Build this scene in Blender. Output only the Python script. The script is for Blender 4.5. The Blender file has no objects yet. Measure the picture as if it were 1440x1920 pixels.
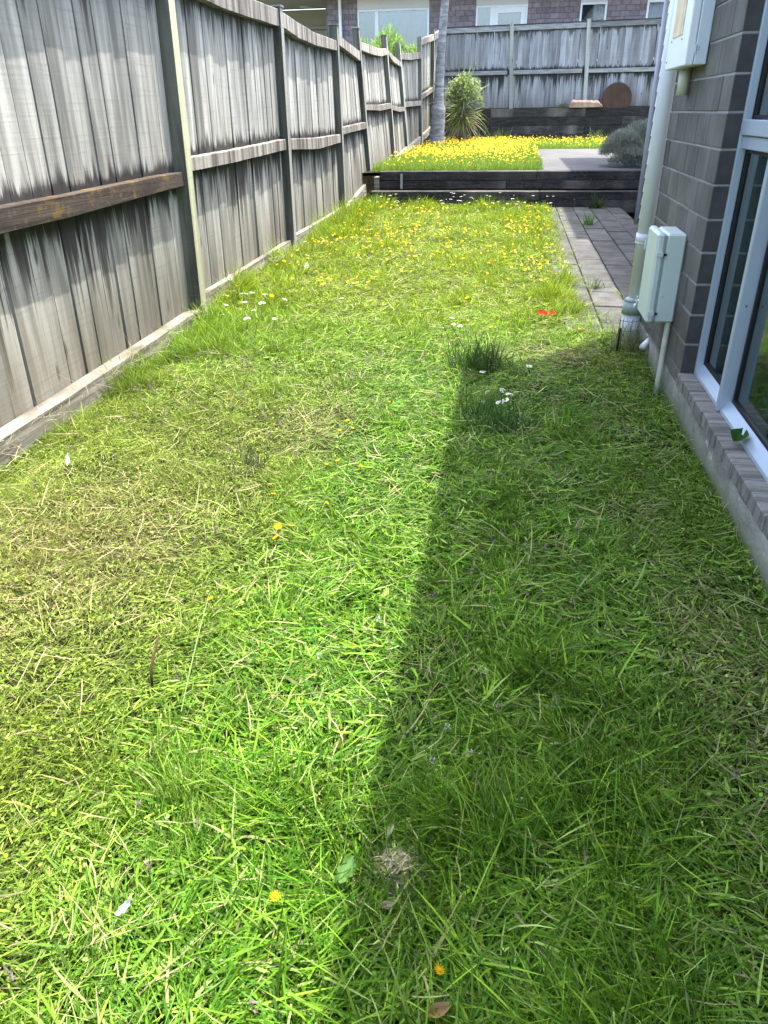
import bpy, math, random
import numpy as np
from mathutils import Vector, Matrix, noise as mnoise
random.seed(7); rng = np.random.default_rng(7)
S = bpy.context.scene; COL = S.collection

# ------------------------------------------------------------------ camera
CAMH = 1.15
RW = np.array([[0.98737218, 0.06344201, -0.14515953], [0.15785085, -0.47144931, 0.86765123], [-0.01338982, -0.87960824, -0.47551031]])
cam = bpy.data.cameras.new('camera'); cam_o = bpy.data.objects.new('camera', cam); COL.objects.link(cam_o)
cam.sensor_fit = 'VERTICAL'; cam.sensor_height = 32.0; cam.sensor_width = 24.0
cam.lens = 1385 / 1920 * 32; cam.clip_start = 0.02; cam.clip_end = 2000
cx, cy, cz = RW[:, 0], -RW[:, 1], -RW[:, 2]
M = Matrix(((cx[0], cy[0], cz[0], 0), (cx[1], cy[1], cz[1], 0), (cx[2], cy[2], cz[2], CAMH), (0, 0, 0, 1)))
cam_o.matrix_world = M; S.camera = cam_o

# ------------------------------------------------------------------ light
SUN = Vector((0.225, 0.25, 1.0)).normalized()
el = math.asin(SUN.z); az = math.atan2(SUN.x, SUN.y)          # azimuth from +Y towards +X
W = bpy.data.worlds.new('World'); S.world = W; W.use_nodes = True
nt = W.node_tree; nt.nodes.clear()
sky = nt.nodes.new('ShaderNodeTexSky'); sky.sky_type = 'NISHITA'; sky.sun_disc = False
sky.sun_elevation = el; sky.sun_rotation = az; sky.air_density = 1.0; sky.dust_density = 3.5; sky.ozone_density = 1.0
bg = nt.nodes.new('ShaderNodeBackground'); bg.inputs[1].default_value = 0.15
wo = nt.nodes.new('ShaderNodeOutputWorld'); nt.links.new(sky.outputs[0], bg.inputs[0]); nt.links.new(bg.outputs[0], wo.inputs[0])
sl = bpy.data.lights.new('sun', 'SUN'); sl.energy = 2.1; sl.angle = math.radians(0.6); sl.color = (1.0, 0.965, 0.90)
so = bpy.data.objects.new('sun', sl); COL.objects.link(so); so.rotation_euler = SUN.to_track_quat('Z', 'Y').to_euler()
S.view_settings.view_transform = 'Standard'; S.view_settings.look = 'None'; S.view_settings.gamma = 1; S.view_settings.use_curve_mapping = False
S.view_settings.exposure = 2.76
S.render.engine = 'CYCLES'; S.cycles.max_bounces = 8; S.cycles.transparent_max_bounces = 8

# ------------------------------------------------------------------ material helpers
class NB:
    def __init__(s, name):
        s.m = bpy.data.materials.new(name); s.m.use_nodes = True; s.t = s.m.node_tree; s.t.nodes.clear()
        s.out = s.t.nodes.new('ShaderNodeOutputMaterial')
    def n(s, typ, ins=None, **props):
        k = s.t.nodes.new('ShaderNode' + typ)
        for a, b in props.items(): setattr(k, a, b)
        for a, b in (ins or {}).items():
            if hasattr(b, 'is_output') or isinstance(b, bpy.types.NodeSocket): s.t.links.new(b, k.inputs[a])
            else: k.inputs[a].default_value = b
        return k
    def math(s, op, a, b=0.0, c=None, clamp=False):
        k = s.n('Math', operation=op, use_clamp=clamp)
        for i, v in enumerate((a, b) if c is None else (a, b, c)):
            if isinstance(v, (int, float)): k.inputs[i].default_value = v
            else: s.t.links.new(v, k.inputs[i])
        return k.outputs[0]
    def mix(s, f, a, b, blend='MIX'):
        k = s.n('Mix', data_type='RGBA', blend_type=blend)
        for i, v in ((0, f), (6, a), (7, b)):
            if isinstance(v, bpy.types.NodeSocket): s.t.links.new(v, k.inputs[i])
            elif isinstance(v, (int, float)): k.inputs[i].default_value = v
            else: k.inputs[i].default_value = (*v, 1) if len(v) == 3 else v
        return k.outputs[2]
    def ramp(s, f, lo, hi):
        k = s.n('MapRange', {0: f, 1: lo, 2: hi, 3: 0.0, 4: 1.0}, interpolation_type='SMOOTHSTEP'); return k.outputs[0]
    def noise(s, vec, scale, detail=4, rough=0.55):
        return s.n('TexNoise', {'Vector': vec, 'Scale': scale, 'Detail': detail, 'Roughness': rough}).outputs[0]
    def pos(s, sx=1, sy=1, sz=1, rnd=0.0):
        g = s.n('NewGeometry').outputs['Position']
        k = s.n('VectorMath', {0: g, 1: (sx, sy, sz)}, operation='MULTIPLY').outputs[0]
        if rnd:
            r = s.n('ObjectInfo').outputs['Random']
            v = s.math('MULTIPLY', r, rnd)
            c = s.n('CombineXYZ', {0: v, 1: v, 2: v}).outputs[0]
            k = s.n('VectorMath', {0: k, 1: c}, operation='ADD').outputs[0]
        return k
    def bump(s, h, strength=0.3, dist=0.01):
        return s.n('Bump', {'Height': h, 'Strength': strength, 'Distance': dist}).outputs[0]
    def done(s, color, rough=0.7, normal=None, spec=0.3, metal=0.0, extra=None):
        ins = {'Base Color': color if isinstance(color, bpy.types.NodeSocket) else (*color, 1), 'Roughness': rough, 'Metallic': metal, 'Specular IOR Level': spec}
        if normal is not None: ins['Normal'] = normal
        p = s.n('BsdfPrincipled', ins)
        s.t.links.new(p.outputs[0], s.out.inputs[0]); return s.m

def rnd_tone(b, col, lo=0.8, hi=1.2):
    r = b.n('ObjectInfo').outputs['Random']
    k = b.math('MULTIPLY_ADD', r, hi - lo, lo)
    c = b.n('CombineXYZ', {0: k, 1: k, 2: k}).outputs[0]
    return b.n('VectorMath', {0: col, 1: c}, operation='MULTIPLY').outputs[0]

def wood_mat(name, base, light, dark, stains=True, vertical=True, lichen=0.0):
    b = NB(name)
    if vertical: p = b.pos(9, 9, 0.8, 40); p2 = b.pos(22, 22, 0.55, 40); p3 = b.pos(2, 2, 70, 0)
    else: p = b.pos(2.5, 1.2, 26, 40); p2 = b.pos(3, 1.5, 60, 40); p3 = b.pos(30, 30, 30, 0)
    n1 = b.noise(p, 1.6, 5); n2 = b.noise(p2, 3.0, 4, .6); n3 = b.noise(p3, 1.0, 3)
    c = b.mix(b.ramp(n1, .32, .68), base, light)
    c = b.mix(b.math('MULTIPLY', b.ramp(n2, .56, .76), .38), c, dark)
    c = b.mix(b.math('MULTIPLY', b.ramp(n3, .52, .72), .30), c, (.17, .16, .14))
    big = b.noise(b.pos(1.1, 1.1, .5, 3), 1.3, 3)
    c = b.mix(b.math('MULTIPLY', b.ramp(big, .5, .75), .35), c, (.33, .30, .25))
    knot = b.n('TexVoronoi', {'Vector': b.pos(5, 5, 1.6, 9), 'Scale': 1.0}).outputs['Distance']
    c = b.mix(b.math('MULTIPLY', b.math('SUBTRACT', 1.0, b.ramp(knot, .03, .09)), .8), c, (.06, .05, .04))
    if stains:
        a = lambda nm: b.n('Attribute', attribute_name=nm).outputs['Fac']
        dm, dt, db = a('dm'), a('dt'), a('db')
        w = b.noise(b.pos(19, 19, .7, 20), 1.0, 5, .7); wv = b.math('MULTIPLY', b.math('SUBTRACT', w, .40, clamp=True), 1.0)
        w2 = b.noise(b.pos(3, 3, .5, 0), 1.2, 3)
        # mould just above the middle rail
        lim = b.math('MULTIPLY_ADD', wv, .5, .04)
        s1 = b.math('MULTIPLY', b.math('SUBTRACT', 1.0, b.ramp(b.math('DIVIDE', dm, lim), .25, 1.0)), b.ramp(dm, -.09, -.08))
        # drips under the middle rail and the top rail
        lim2 = b.math('MULTIPLY_ADD', b.math('MULTIPLY', wv, w2), 4.2, .06)
        dd = b.math('SUBTRACT', b.math('MULTIPLY', dm, -1.0), .08)
        orr = b.n('ObjectInfo').outputs['Random']; lim2 = b.math('MULTIPLY', lim2, b.math('MULTIPLY_ADD', b.math('FRACT', b.math('MULTIPLY', orr, 7.3)), 1.5, .25))
        s2 = b.math('MULTIPLY', b.math('SUBTRACT', 1.0, b.ramp(b.math('DIVIDE', dd, lim2), .3, 1.0)), b.ramp(dd, -.02, .0))
        s3 = b.math('MULTIPLY', b.math('SUBTRACT', 1.0, b.ramp(b.math('DIVIDE', dt, b.math('MULTIPLY_ADD', b.math('MULTIPLY', wv, b.ramp(w2, .42, .62)), 1.5, .03)), .3, 1.0)), .75)
        st = b.math('MAXIMUM', b.math('MULTIPLY', s1, .93), b.math('MAXIMUM', b.math('MULTIPLY', s2, .9), s3))
        c = b.mix(st, c, (.022, .019, .017))
        # earthy tint near the ground
        s4 = b.math('MULTIPLY', b.math('SUBTRACT', 1.0, b.ramp(b.math('ADD', db, b.math('MULTIPLY', w2, -.3)), -.05, .55)), .6)
        c = b.mix(s4, c, (.125, .105, .07))
    if lichen:
        l = b.noise(b.pos(7, 7, 11, 2), 1.0, 9, .75)
        c = b.mix(b.math('MULTIPLY', b.ramp(l, .53, .64), lichen), c, (.20, .13, .035))
    c = rnd_tone(b, c, .66, 1.18)
    h = b.math('ADD', n2, b.math('MULTIPLY', n3, .5))
    return b.done(c, .85, b.bump(h, .45, .004), .15)

def simple(name, col, rough=.6, var=.12, scale=8, spec=.3, metal=0.0, bump=0.0, dirt=None, tone=0.0):
    b = NB(name); n = b.noise(b.pos(1, 1, 1, 5), scale, 5)
    c = b.mix(b.ramp(n, .3, .7), tuple(v * (1 - var) for v in col), tuple(min(1, v * (1 + var)) for v in col))
    if dirt:
        d = b.noise(b.pos(1, 1, .5), scale * .35, 6, .65)
        c = b.mix(b.math('MULTIPLY', b.ramp(d, .5, .72), dirt[1]), c, dirt[0])
    if tone: c = rnd_tone(b, c, 1 - tone, 1 + tone)
    nm = b.bump(b.noise(b.pos(1, 1, 1), scale * 12, 4), bump, .003) if bump else None
    return b.done(c, rough, nm, spec, metal)

def leaf_mat(name, trans=.4, rough=.5, spec=.25, mult=1.0):
    b = NB(name)
    c = b.n('Attribute', attribute_name='col').outputs['Color']
    p = b.n('BsdfPrincipled', {'Base Color': c, 'Roughness': rough, 'Specular IOR Level': spec})
    c2 = b.n('HueSaturation', {'Hue': .49, 'Saturation': 1.0, 'Value': 1.4, 'Color': c}).outputs[0]
    t = b.n('BsdfTranslucent', {'Color': c2})
    m = b.n('MixShader', {0: trans, 1: p.outputs[0], 2: t.outputs[0]})
    b.t.links.new(m.outputs[0], b.out.inputs[0]); return b.m

MAT = {}
MAT['paling'] = wood_mat('weathered_paling', (.178, .174, .154), (.40, .392, .35), (.046, .044, .041))
MAT['rail'] = wood_mat('weathered_rail', (.085, .072, .06), (.36, .33, .285), (.028, .023, .02), stains=False, vertical=True)
MAT['railold'] = wood_mat('old_rail', (.045, .034, .027), (.10, .078, .06), (.018, .014, .012), stains=False, vertical=False, lichen=.85)
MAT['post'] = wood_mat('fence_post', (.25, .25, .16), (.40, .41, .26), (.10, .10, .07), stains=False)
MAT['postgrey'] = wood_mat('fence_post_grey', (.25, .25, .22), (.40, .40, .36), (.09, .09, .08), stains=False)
MAT['post_stain_shade'] = wood_mat('fence_post_stained_shaded_side', (.06, .062, .048), (.15, .15, .12), (.02, .02, .016), stains=False)  # dark stain plus the shade of the unlit post faces, put into one colour
MAT['base'] = wood_mat('bottom_board', (.10, .088, .066), (.33, .31, .26), (.025, .022, .018), stains=False, vertical=False)
MAT['bpaling'] = wood_mat('back_paling', (.20, .20, .21), (.36, .36, .37), (.08, .08, .085))
MAT['brail'] = wood_mat('back_rail', (.17, .17, .17), (.33, .33, .33), (.04, .04, .045), stains=False, vertical=False)
MAT['sleeper'] = wood_mat('dark_sleeper', (.022, .020, .019), (.055, .05, .046), (.010, .009, .009), stains=False, vertical=False)
b = NB('honed_block'); g = b.noise(b.pos(1, 1, 1, 30), 120, 3, .7); n = b.noise(b.pos(1, 1, 1, 12), 5, 5)
c = b.mix(b.ramp(n, .3, .7), (.078, .070, .060), (.130, .119, .101)); c = b.mix(b.math('MULTIPLY', b.ramp(g, .55, .75), .4), c, (.07, .06, .055))
wdr = b.noise(b.pos(6, 6, .8, 0), 1.0, 4); c = b.mix(b.math('MULTIPLY', b.ramp(wdr, .55, .8), .35), c, (.26, .26, .24))
MAT['block'] = b.done(rnd_tone(b, c, .85, 1.15), .8, b.bump(g, .25, .002), .25)
MAT['blockend_shade'] = simple('honed_block_end_shaded', (.062, .056, .054), .8, .15, 20, .2, bump=.2)  # darker copy of the block colour with the reveal's shade painted in
MAT['mortar'] = simple('mortar', (.10, .095, .09), .9, .2, 20, .1)
MAT['mortarlight'] = simple('mortar_light', (.27, .26, .24), .9, .15, 30, .1, bump=.3)
b = NB('foundation_concrete'); n = b.noise(b.pos(1, 1, 1.6), 3.2, 7, .65); g = b.noise(b.pos(1, 1, 1), 60, 4)
c = b.mix(b.ramp(n, .35, .65), (.17, .165, .13), (.34, .33, .28)); w = b.noise(b.pos(1, 2, 3), 4.5, 6, .7)
c = b.mix(b.math('MULTIPLY', b.ramp(w, .60, .68), .7), c, (.55, .54, .5))
z = b.n('SeparateXYZ', {0: b.n('NewGeometry').outputs['Position']}).outputs[2]
mo = b.math('MULTIPLY', b.math('SUBTRACT', 1.0, b.ramp(b.math('ADD', z, b.math('MULTIPLY', n, -.1)), -.05, .06)), .75)
c = b.mix(mo, c, (.10, .12, .035)); MAT['foundation'] = b.done(c, .9, b.bump(b.math('ADD', n, g), .6, .006), .15)
b = NB('sill_brick'); n = b.noise(b.pos(4, 34, 10, 3), 1.2, 5, .7); g = b.noise(b.pos(1, 1, 1), 90, 3)
c = b.mix(b.ramp(n, .35, .6), (.11, .102, .085), (.21, .198, .17)); MAT['sill'] = b.done(rnd_tone(b, c, .88, 1.12), .85, b.bump(b.math('ADD', n, g), .6, .004), .15)
b = NB('paver'); n = b.noise(b.pos(1, 1, 1, 8), 6, 6, .65); g = b.noise(b.pos(1, 1, 1), 140, 3)
c = b.mix(b.ramp(n, .3, .7), (.046, .044, .039), (.092, .088, .079)); c = b.mix(b.math('MULTIPLY', b.ramp(g, .5, .7), .3), c, (.04, .04, .038))
MAT['paver'] = b.done(rnd_tone(b, c, .8, 1.15), .85, b.bump(g, .3, .003), .15)
MAT['slab'] = simple('concrete_slab', (.085, .083, .08), .9, .15, 3, .15, bump=.3, dirt=((.06, .06, .05), .5))
MAT['alu'] = simple('powder_coated_aluminium', (.34, .39, .44), .40, .04, 3, .5, .25)
MAT['rubber'] = simple('black_gasket', (.012, .012, .013), .5, .1)
MAT['white'] = simple('white_paint', (.72, .73, .72), .45, .03, 3, .4, dirt=((.45, .47, .42), .25))
MAT['box'] = simple('pale_grey_plastic', (.50, .56, .50), .4, .03, 3, .45, dirt=((.40, .46, .36), .35))
MAT['uppbox'] = simple('pale_blue_steel', (.58, .63, .66), .4, .03, 3, .45, dirt=((.45, .48, .48), .25))
MAT['pipe'] = simple('white_pvc', (.62, .62, .62), .38, .03, 3, .5, dirt=((.48, .49, .44), .25))
MAT['pipeold'] = simple('stained_pvc', (.42, .42, .32), .5, .15, 9, .3, dirt=((.20, .21, .12), .7))
MAT['greypipe'] = simple('grey_downpipe', (.30, .29, .32), .5, .05, 3)
MAT['gully'] = simple('grey_green_gully', (.26, .32, .29), .5, .12, 8, dirt=((.14, .17, .12), .6))
MAT['beige'] = simple('peeled_label', (.62, .48, .30), .7, .15, 14)
MAT['roof'] = simple('roof_sheet', (.09, .09, .095), .6, .1, 2)
MAT['soffit'] = simple('soffit_board', (.52, .51, .51), .7, .04, 2)
MAT['garage'] = simple('garage_door', (.40, .39, .39), .6, .04, 2)
b = NB('neighbour_brick'); n = b.noise(b.pos(1, 1, 1, 30), 12, 5)
c = b.mix(b.ramp(n, .3, .7), (.17, .14, .155), (.235, .20, .215)); MAT['nbrick'] = b.done(rnd_tone(b, c, .78, 1.18), .85, b.bump(n, .2, .004), .2)
MAT['nmortar'] = simple('dark_mortar', (.10, .09, .10), .9)
MAT['upvc'] = simple('white_window_frame', (.68, .69, .72), .4, .03, 3, .45)
MAT['steel'] = simple('steel_wire', (.14, .15, .15), .45, .1, 9, .5, .6)
MAT['rust'] = simple('rusty_steel', (.052, .030, .020), .8, .2, 6, .2, bump=.3, dirt=((.085, .042, .022), .5))
MAT['log'] = simple('cut_log', (.46, .31, .22), .85, .2, 10, .15, bump=.5, dirt=((.25, .18, .13), .6))
b = NB('palm_bark'); n = b.noise(b.pos(3, 3, 14), 1.5, 5, .6); n2 = b.noise(b.pos(1, 1, 1), 5, 5)
c = b.mix(b.ramp(n, .3, .7), (.15, .145, .145), (.34, .33, .33)); c = b.mix(b.math('MULTIPLY', b.ramp(n2, .5, .7), .5), c, (.12, .105, .10))
MAT['bark'] = b.done(c, .9, b.bump(n, .8, .012), .15)
MAT['clay'] = simple('garden_soil', (.060, .045, .026), .95, .4, 14, .1, bump=.8, dirt=((.055, .060, .022), .7))
b = NB('lawn_soil'); n = b.noise(b.pos(), 9, 7, .7); n2 = b.noise(b.pos(), 60, 4)
c = b.mix(b.ramp(n, .35, .65), (.010, .014, .005), (.034, .030, .014)); c = b.mix(b.math('MULTIPLY', b.ramp(n2, .5, .7), .6), c, (.016, .028, .007))
MAT['soil'] = b.done(c, .95, b.bump(b.math('ADD', n, n2), .8, .02), .1)
b = NB('outer_ground'); n = b.noise(b.pos(), 1.2, 7, .7); c = b.mix(b.ramp(n, .35, .65), (.05, .07, .02), (.11, .10, .055)); MAT['outer'] = b.done(c, .95)
MAT['grass'] = leaf_mat('grass_blades', .34, .55, .14)
MAT['leaf'] = leaf_mat('leaves', .38, .55, .14)
MAT['petal'] = leaf_mat('petals', .30, .6, .1)
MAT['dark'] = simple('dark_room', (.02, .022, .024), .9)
MAT['room'] = simple('room_wall', (.5, .56, .54), .9)
MAT['blind'] = simple('blind_slat', (.70, .78, .80), .5, .03)
MAT['curtain'] = simple('net_curtain', (.32, .35, .40), .8, .05)
MAT['tealcurtain'] = simple('sheer_curtain', (.60, .72, .70), .8, .08, 5)
MAT['darkcurtain'] = simple('grey_curtain', (.12, .12, .14), .85, .15, 3)
def glass(name, tint, refl=1.0):
    b = NB(name); fr = b.n('Fresnel', {'IOR': 1.55}).outputs[0]
    fr = b.math('MINIMUM', b.math('MULTIPLY_ADD', fr, 1.5 * refl, .03), .95)
    w = b.bump(b.noise(b.pos(), 1.5, 2), .03, .01)
    t = b.n('BsdfTransparent', {'Color': (*tint, 1)}); g = b.n('BsdfGlossy', {'Color': (.9, .95, .95, 1), 'Roughness': .01, 'Normal': w})
    m = b.n('MixShader', {0: fr, 1: t.outputs[0], 2: g.outputs[0]}); b.t.links.new(m.outputs[0], b.out.inputs[0]); return b.m
MAT['glass'] = glass('window_glass', (.78, .90, .89), .75)
MAT['nglass'] = glass('neighbour_glass', (.65, .72, .8), 1.4)

# ------------------------------------------------------------------ mesh helpers
def link(o, parent=None):
    COL.objects.link(o)
    if parent is not None: o.parent = parent
    return o
def tag(o, label=None, cat=None, group=None, kind=None):
    if label: o['label'] = label
    if cat: o['category'] = cat
    if group: o['group'] = group
    if kind: o['kind'] = kind
    return o
def empty(name, loc, label, cat, group=None, rz=0):
    o = bpy.data.objects.new(name, None); o.empty_display_size = .1; o.location = loc; o.rotation_euler = (0, 0, rz); COL.objects.link(o)
    return tag(o, label, cat, group)
class MB:
    def __init__(s): s.v = []; s.f = []; s.mi = []; s.at = {}; s.cur = 0
    def add(s, vs, fs):
        o = len(s.v); s.v += [tuple(v) for v in vs]; s.f += [tuple(i + o for i in f) for f in fs]; s.mi += [s.cur] * len(fs); return s
    def box(s, x0, x1, y0, y1, z0, z1):
        return s.hexa([(x0, y0, z0), (x1, y0, z0), (x1, y1, z0), (x0, y1, z0), (x0, y0, z1), (x1, y0, z1), (x1, y1, z1), (x0, y1, z1)])
    def hexa(s, p):
        return s.add(p, [(0, 3, 2, 1), (4, 5, 6, 7), (0, 1, 5, 4), (1, 2, 6, 5), (2, 3, 7, 6), (3, 0, 4, 7)])
    def bbox(s, x0, x1, y0, y1, z0, z1, c=.003):          # bevelled box
        vs = []
        for sx in (0, 1):
            for sy in (0, 1):
                for sz in (0, 1):
                    X = (x0, x1)[sx]; Y = (y0, y1)[sy]; Z = (z0, z1)[sz]; a = 1 - 2 * sx; b_ = 1 - 2 * sy; d = 1 - 2 * sz
                    vs += [(X, Y + b_ * c, Z + d * c), (X + a * c, Y, Z + d * c), (X + a * c, Y + b_ * c, Z)]
        import itertools
        o = len(s.v); s.v += vs
        idx = lambda sx, sy, sz, k: o + (sx * 4 + sy * 2 + sz) * 3 + k
        F = []
        for t in (0, 1):
            F.append((idx(t, 0, 0, 0), idx(t, 1, 0, 0), idx(t, 1, 1, 0), idx(t, 0, 1, 0)))
            F.append((idx(0, t, 0, 1), idx(1, t, 0, 1), idx(1, t, 1, 1), idx(0, t, 1, 1)))
            F.append((idx(0, 0, t, 2), idx(1, 0, t, 2), idx(1, 1, t, 2), idx(0, 1, t, 2)))
        for a in (0, 1):
            for b_ in (0, 1):
                F.append((idx(a, b_, 0, 0), idx(a, b_, 1, 0), idx(a, b_, 1, 1), idx(a, b_, 0, 1)))
                F.append((idx(a, 0, b_, 0), idx(a, 1, b_, 0), idx(a, 1, b_, 2), idx(a, 0, b_, 2)))
                F.append((idx(0, a, b_, 1), idx(1, a, b_, 1), idx(1, a, b_, 2), idx(0, a, b_, 2)))
                for c_ in (0, 1): F.append((idx(a, b_, c_, 0), idx(a, b_, c_, 1), idx(a, b_, c_, 2)))
        s.f += F; s.mi += [s.cur] * len(F); return s
    def tube(s, pts, r, n=8, cap=True):
        pts = [Vector(p) for p in pts]; rs = r if isinstance(r, (list, tuple)) else [r] * len(pts); rings = []
        o = len(s.v)
        for i, p in enumerate(pts):
            d = (pts[min(i + 1, len(pts) - 1)] - pts[max(i - 1, 0)]).normalized()
            u = d.cross(Vector((0, 0, 1)) if abs(d.z) < .9 else Vector((1, 0, 0))).normalized(); w = d.cross(u)
            for k in range(n):
                a = 2 * math.pi * k / n; s.v.append(tuple(p + (u * math.cos(a) + w * math.sin(a)) * rs[i]))
        fs = []
        for i in range(len(pts) - 1):
            for k in range(n): fs.append((o + i * n + k, o + i * n + (k + 1) % n, o + (i + 1) * n + (k + 1) % n, o + (i + 1) * n + k))
        if cap: fs += [tuple(o + k for k in range(n))[::-1], tuple(o + (len(pts) - 1) * n + k for k in range(n))]
        s.f += fs; s.mi += [s.cur] * len(fs); return s
    def mesh(s, name, mats, smooth=False):
        me = bpy.data.meshes.new(name); me.from_pydata(s.v, [], s.f); 
        for m in (mats if isinstance(mats, (list, tuple)) else [mats]): me.materials.append(MAT[m] if isinstance(m, str) else m)
        me.polygons.foreach_set('material_index', s.mi)
        if smooth: me.polygons.foreach_set('use_smooth', [True] * len(me.polygons))
        for k, vals in s.at.items():
            a = me.attributes.new(k, 'FLOAT', 'POINT'); a.data.foreach_set('value', vals)
        import bmesh
        bm = bmesh.new(); bm.from_mesh(me); bmesh.ops.recalc_face_normals(bm, faces=bm.faces); bm.to_mesh(me); bm.free()
        me.update(); return me
    def obj(s, name, mats, parent=None, smooth=False):
        return link(bpy.data.objects.new(name, s.mesh(name, mats, smooth)), parent)
def copy_tree(o, parent=None):
    c = o.copy(); COL.objects.link(c)
    if parent is not None: c.parent = parent
    for ch in o.children: copy_tree(ch, c)
    return c
def np_mesh(name, V, F, col, mat, smooth=True):
    """V (n,3), F list of arrays [(m,3) or (m,4)], col (n,3)"""
    me = bpy.data.meshes.new(name); me.vertices.add(len(V)); me.vertices.foreach_set('co', V.astype(np.float32).ravel())
    loops = np.concatenate([f.ravel() for f in F]); sizes = np.concatenate([np.full(len(f), f.shape[1]) for f in F])
    starts = np.concatenate([[0], np.cumsum(sizes)[:-1]])
    me.loops.add(len(loops)); me.loops.foreach_set('vertex_index', loops.astype(np.int32))
    me.polygons.add(len(sizes)); me.polygons.foreach_set('loop_start', starts.astype(np.int32))
    me.polygons.foreach_set('use_smooth', np.full(len(sizes), smooth))
    a = me.attributes.new('col', 'FLOAT_COLOR', 'POINT'); cc = np.ones((len(V), 4), np.float32); cc[:, :3] = col; a.data.foreach_set('color', cc.ravel())
    me.materials.append(MAT[mat]); me.update(calc_edges=True); return me

def lattice(seed, n=64):
    r = np.random.default_rng(seed).random((n, n))
    def f(x, y, s):
        X = np.asarray(x) * s + 31.7; Y = np.asarray(y) * s + 17.3
        i = np.floor(X).astype(int); j = np.floor(Y).astype(int); u = X - i; v = Y - j; u = u * u * (3 - 2 * u); v = v * v * (3 - 2 * v)
        g = lambda a, b: r[a % n, b % n]
        return g(i, j) * (1 - u) * (1 - v) + g(i + 1, j) * u * (1 - v) + g(i, j + 1) * (1 - u) * v + g(i + 1, j + 1) * u * v
    return lambda x, y, s: .6 * f(x, y, s) + .28 * f(x, y, s * 2.1) + .12 * f(x, y, s * 4.3)
N1, N2, N3, N4 = lattice(1), lattice(2), lattice(3), lattice(4)
sst = lambda x, a, b: (lambda t: t * t * (3 - 2 * t))(np.clip((np.asarray(x, float) - a) / (b - a), 0, 1))
def gz(x, y):                                                    # lawn height
    x = np.asarray(x, float); y = np.asarray(y, float)
    z = -.085 * sst(-x, 1.45, 1.9) * (1 - sst(y, 3.6, 5.2)) + (N1(x, y, 1.3) - .5) * .035 + .03 * sst(-x, 1.5, 2.0) * sst(y, 6, 8)
    return z * (1 - sst(x, .62, .74)) - .004
TZ = .42

# ------------------------------------------------------------------ ground
def grid(name, x0, x1, y0, y1, n, m, zf, mat, label=None, kind='structure'):
    X, Y = np.meshgrid(np.linspace(x0, x1, n), np.linspace(y0, y1, m)); Z = zf(X, Y); V = np.stack([X.ravel(), Y.ravel(), Z.ravel()], 1)
    i = np.arange(n * m).reshape(m, n); F = np.stack([i[:-1, :-1].ravel(), i[:-1, 1:].ravel(), i[1:, 1:].ravel(), i[1:, :-1].ravel()], 1)
    o = link(bpy.data.objects.new(name, np_mesh(name, V, [F], np.zeros((len(V), 3)), mat))); tag(o, label, kind=kind); return o
MB().box(-400, 400, -400, 400, -.6, -.16).obj('ground', 'outer')['kind'] = 'structure'
grid('lawn', -2.25, .735, -1.5, 10.9, 90, 360, gz, 'soil', 'patchy mown lawn soil between the timber fence and the block house')
tg = grid('terrace', -2.3, 4.6, 11.36, 22.1, 60, 100, lambda x, y: TZ + (N1(x, y, 1.1) - .5) * .03 - .02 + 0 * x, 'soil', 'raised garden terrace behind the timber steps')
MB().box(-2.3, 4.6, 11.37, 22.1, -.15, TZ - .06).obj('terrace_fill', 'clay')['kind'] = 'structure'
MB().box(-9, 12, 22.35, 40, -.15, 1.28).obj('neighbour_ground', 'outer')['kind'] = 'structure'
MB().box(-9, -2.45, -3, 22.3, -.15, .45).obj('neighbour_yard', 'outer')['kind'] = 'structure'

# ------------------------------------------------------------------ side fence (faces +x)
PX = -.075                                                        # palings behind post face
#        y,    face x bottom, face x top, z base, z top of post, mid rail top
P = [(-.6, -1.94, -1.93, -.07, 1.62, .80), (1.95, -1.94, -1.92, -.07, 1.74, .84), (4.6, -1.94, -1.89, -.03, 1.92, .87), (7.2, -2.02, -2.01, .03, 1.93, .95),
     (9.76, -2.05, -2.08, .03, 2.02, .95), (11.81, -2.06, -2.22, .25, 2.16, 1.03), (14.5, -2.09, -2.26, .38, 2.28, 1.28), (16.32, -2.10, -2.29, .50, 2.30, 1.27),
     (18.41, -2.08, -2.12, .62, 2.55, 1.38), (20.4, -2.04, -2.04, .8, 2.83, 1.6), (22.2, -1.98, -1.95, 1.0, 3.10, 1.8)]
# rails per bay: list of (t, z bottom, z top); relative x bow
TOP = [[(0, 1.48, 1.62), (1, 1.62, 1.75)], [(0, 1.66, 1.79), (.5, 1.72, 1.84), (1, 1.76, 1.90)], [(0, 1.80, 1.93), (.3, 1.765, 1.885), (.6, 1.775, 1.89), (1, 1.80, 1.92)],
       [(0, 1.81, 1.915), (.22, 1.765, 1.885), (.5, 1.755, 1.86), (.8, 1.77, 1.87), (1, 1.78, 1.875)], [(0, 1.85, 1.945), (.5, 1.82, 1.92), (1, 1.785, 1.90)],
       [(0, 1.925, 2.02), (.4, 1.92, 2.03), (.75, 1.95, 2.05), (1, 2.01, 2.10)], [(0, 2.04, 2.11), (.35, 1.94, 2.04), (1, 1.915, 2.0)], [(0, 2.04, 2.14), (.5, 2.08, 2.2), (1, 2.16, 2.27)],
       [(0, 2.40, 2.51), (1, 2.62, 2.74)], [(0, 2.62, 2.75), (1, 2.88, 3.02)]]
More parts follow.
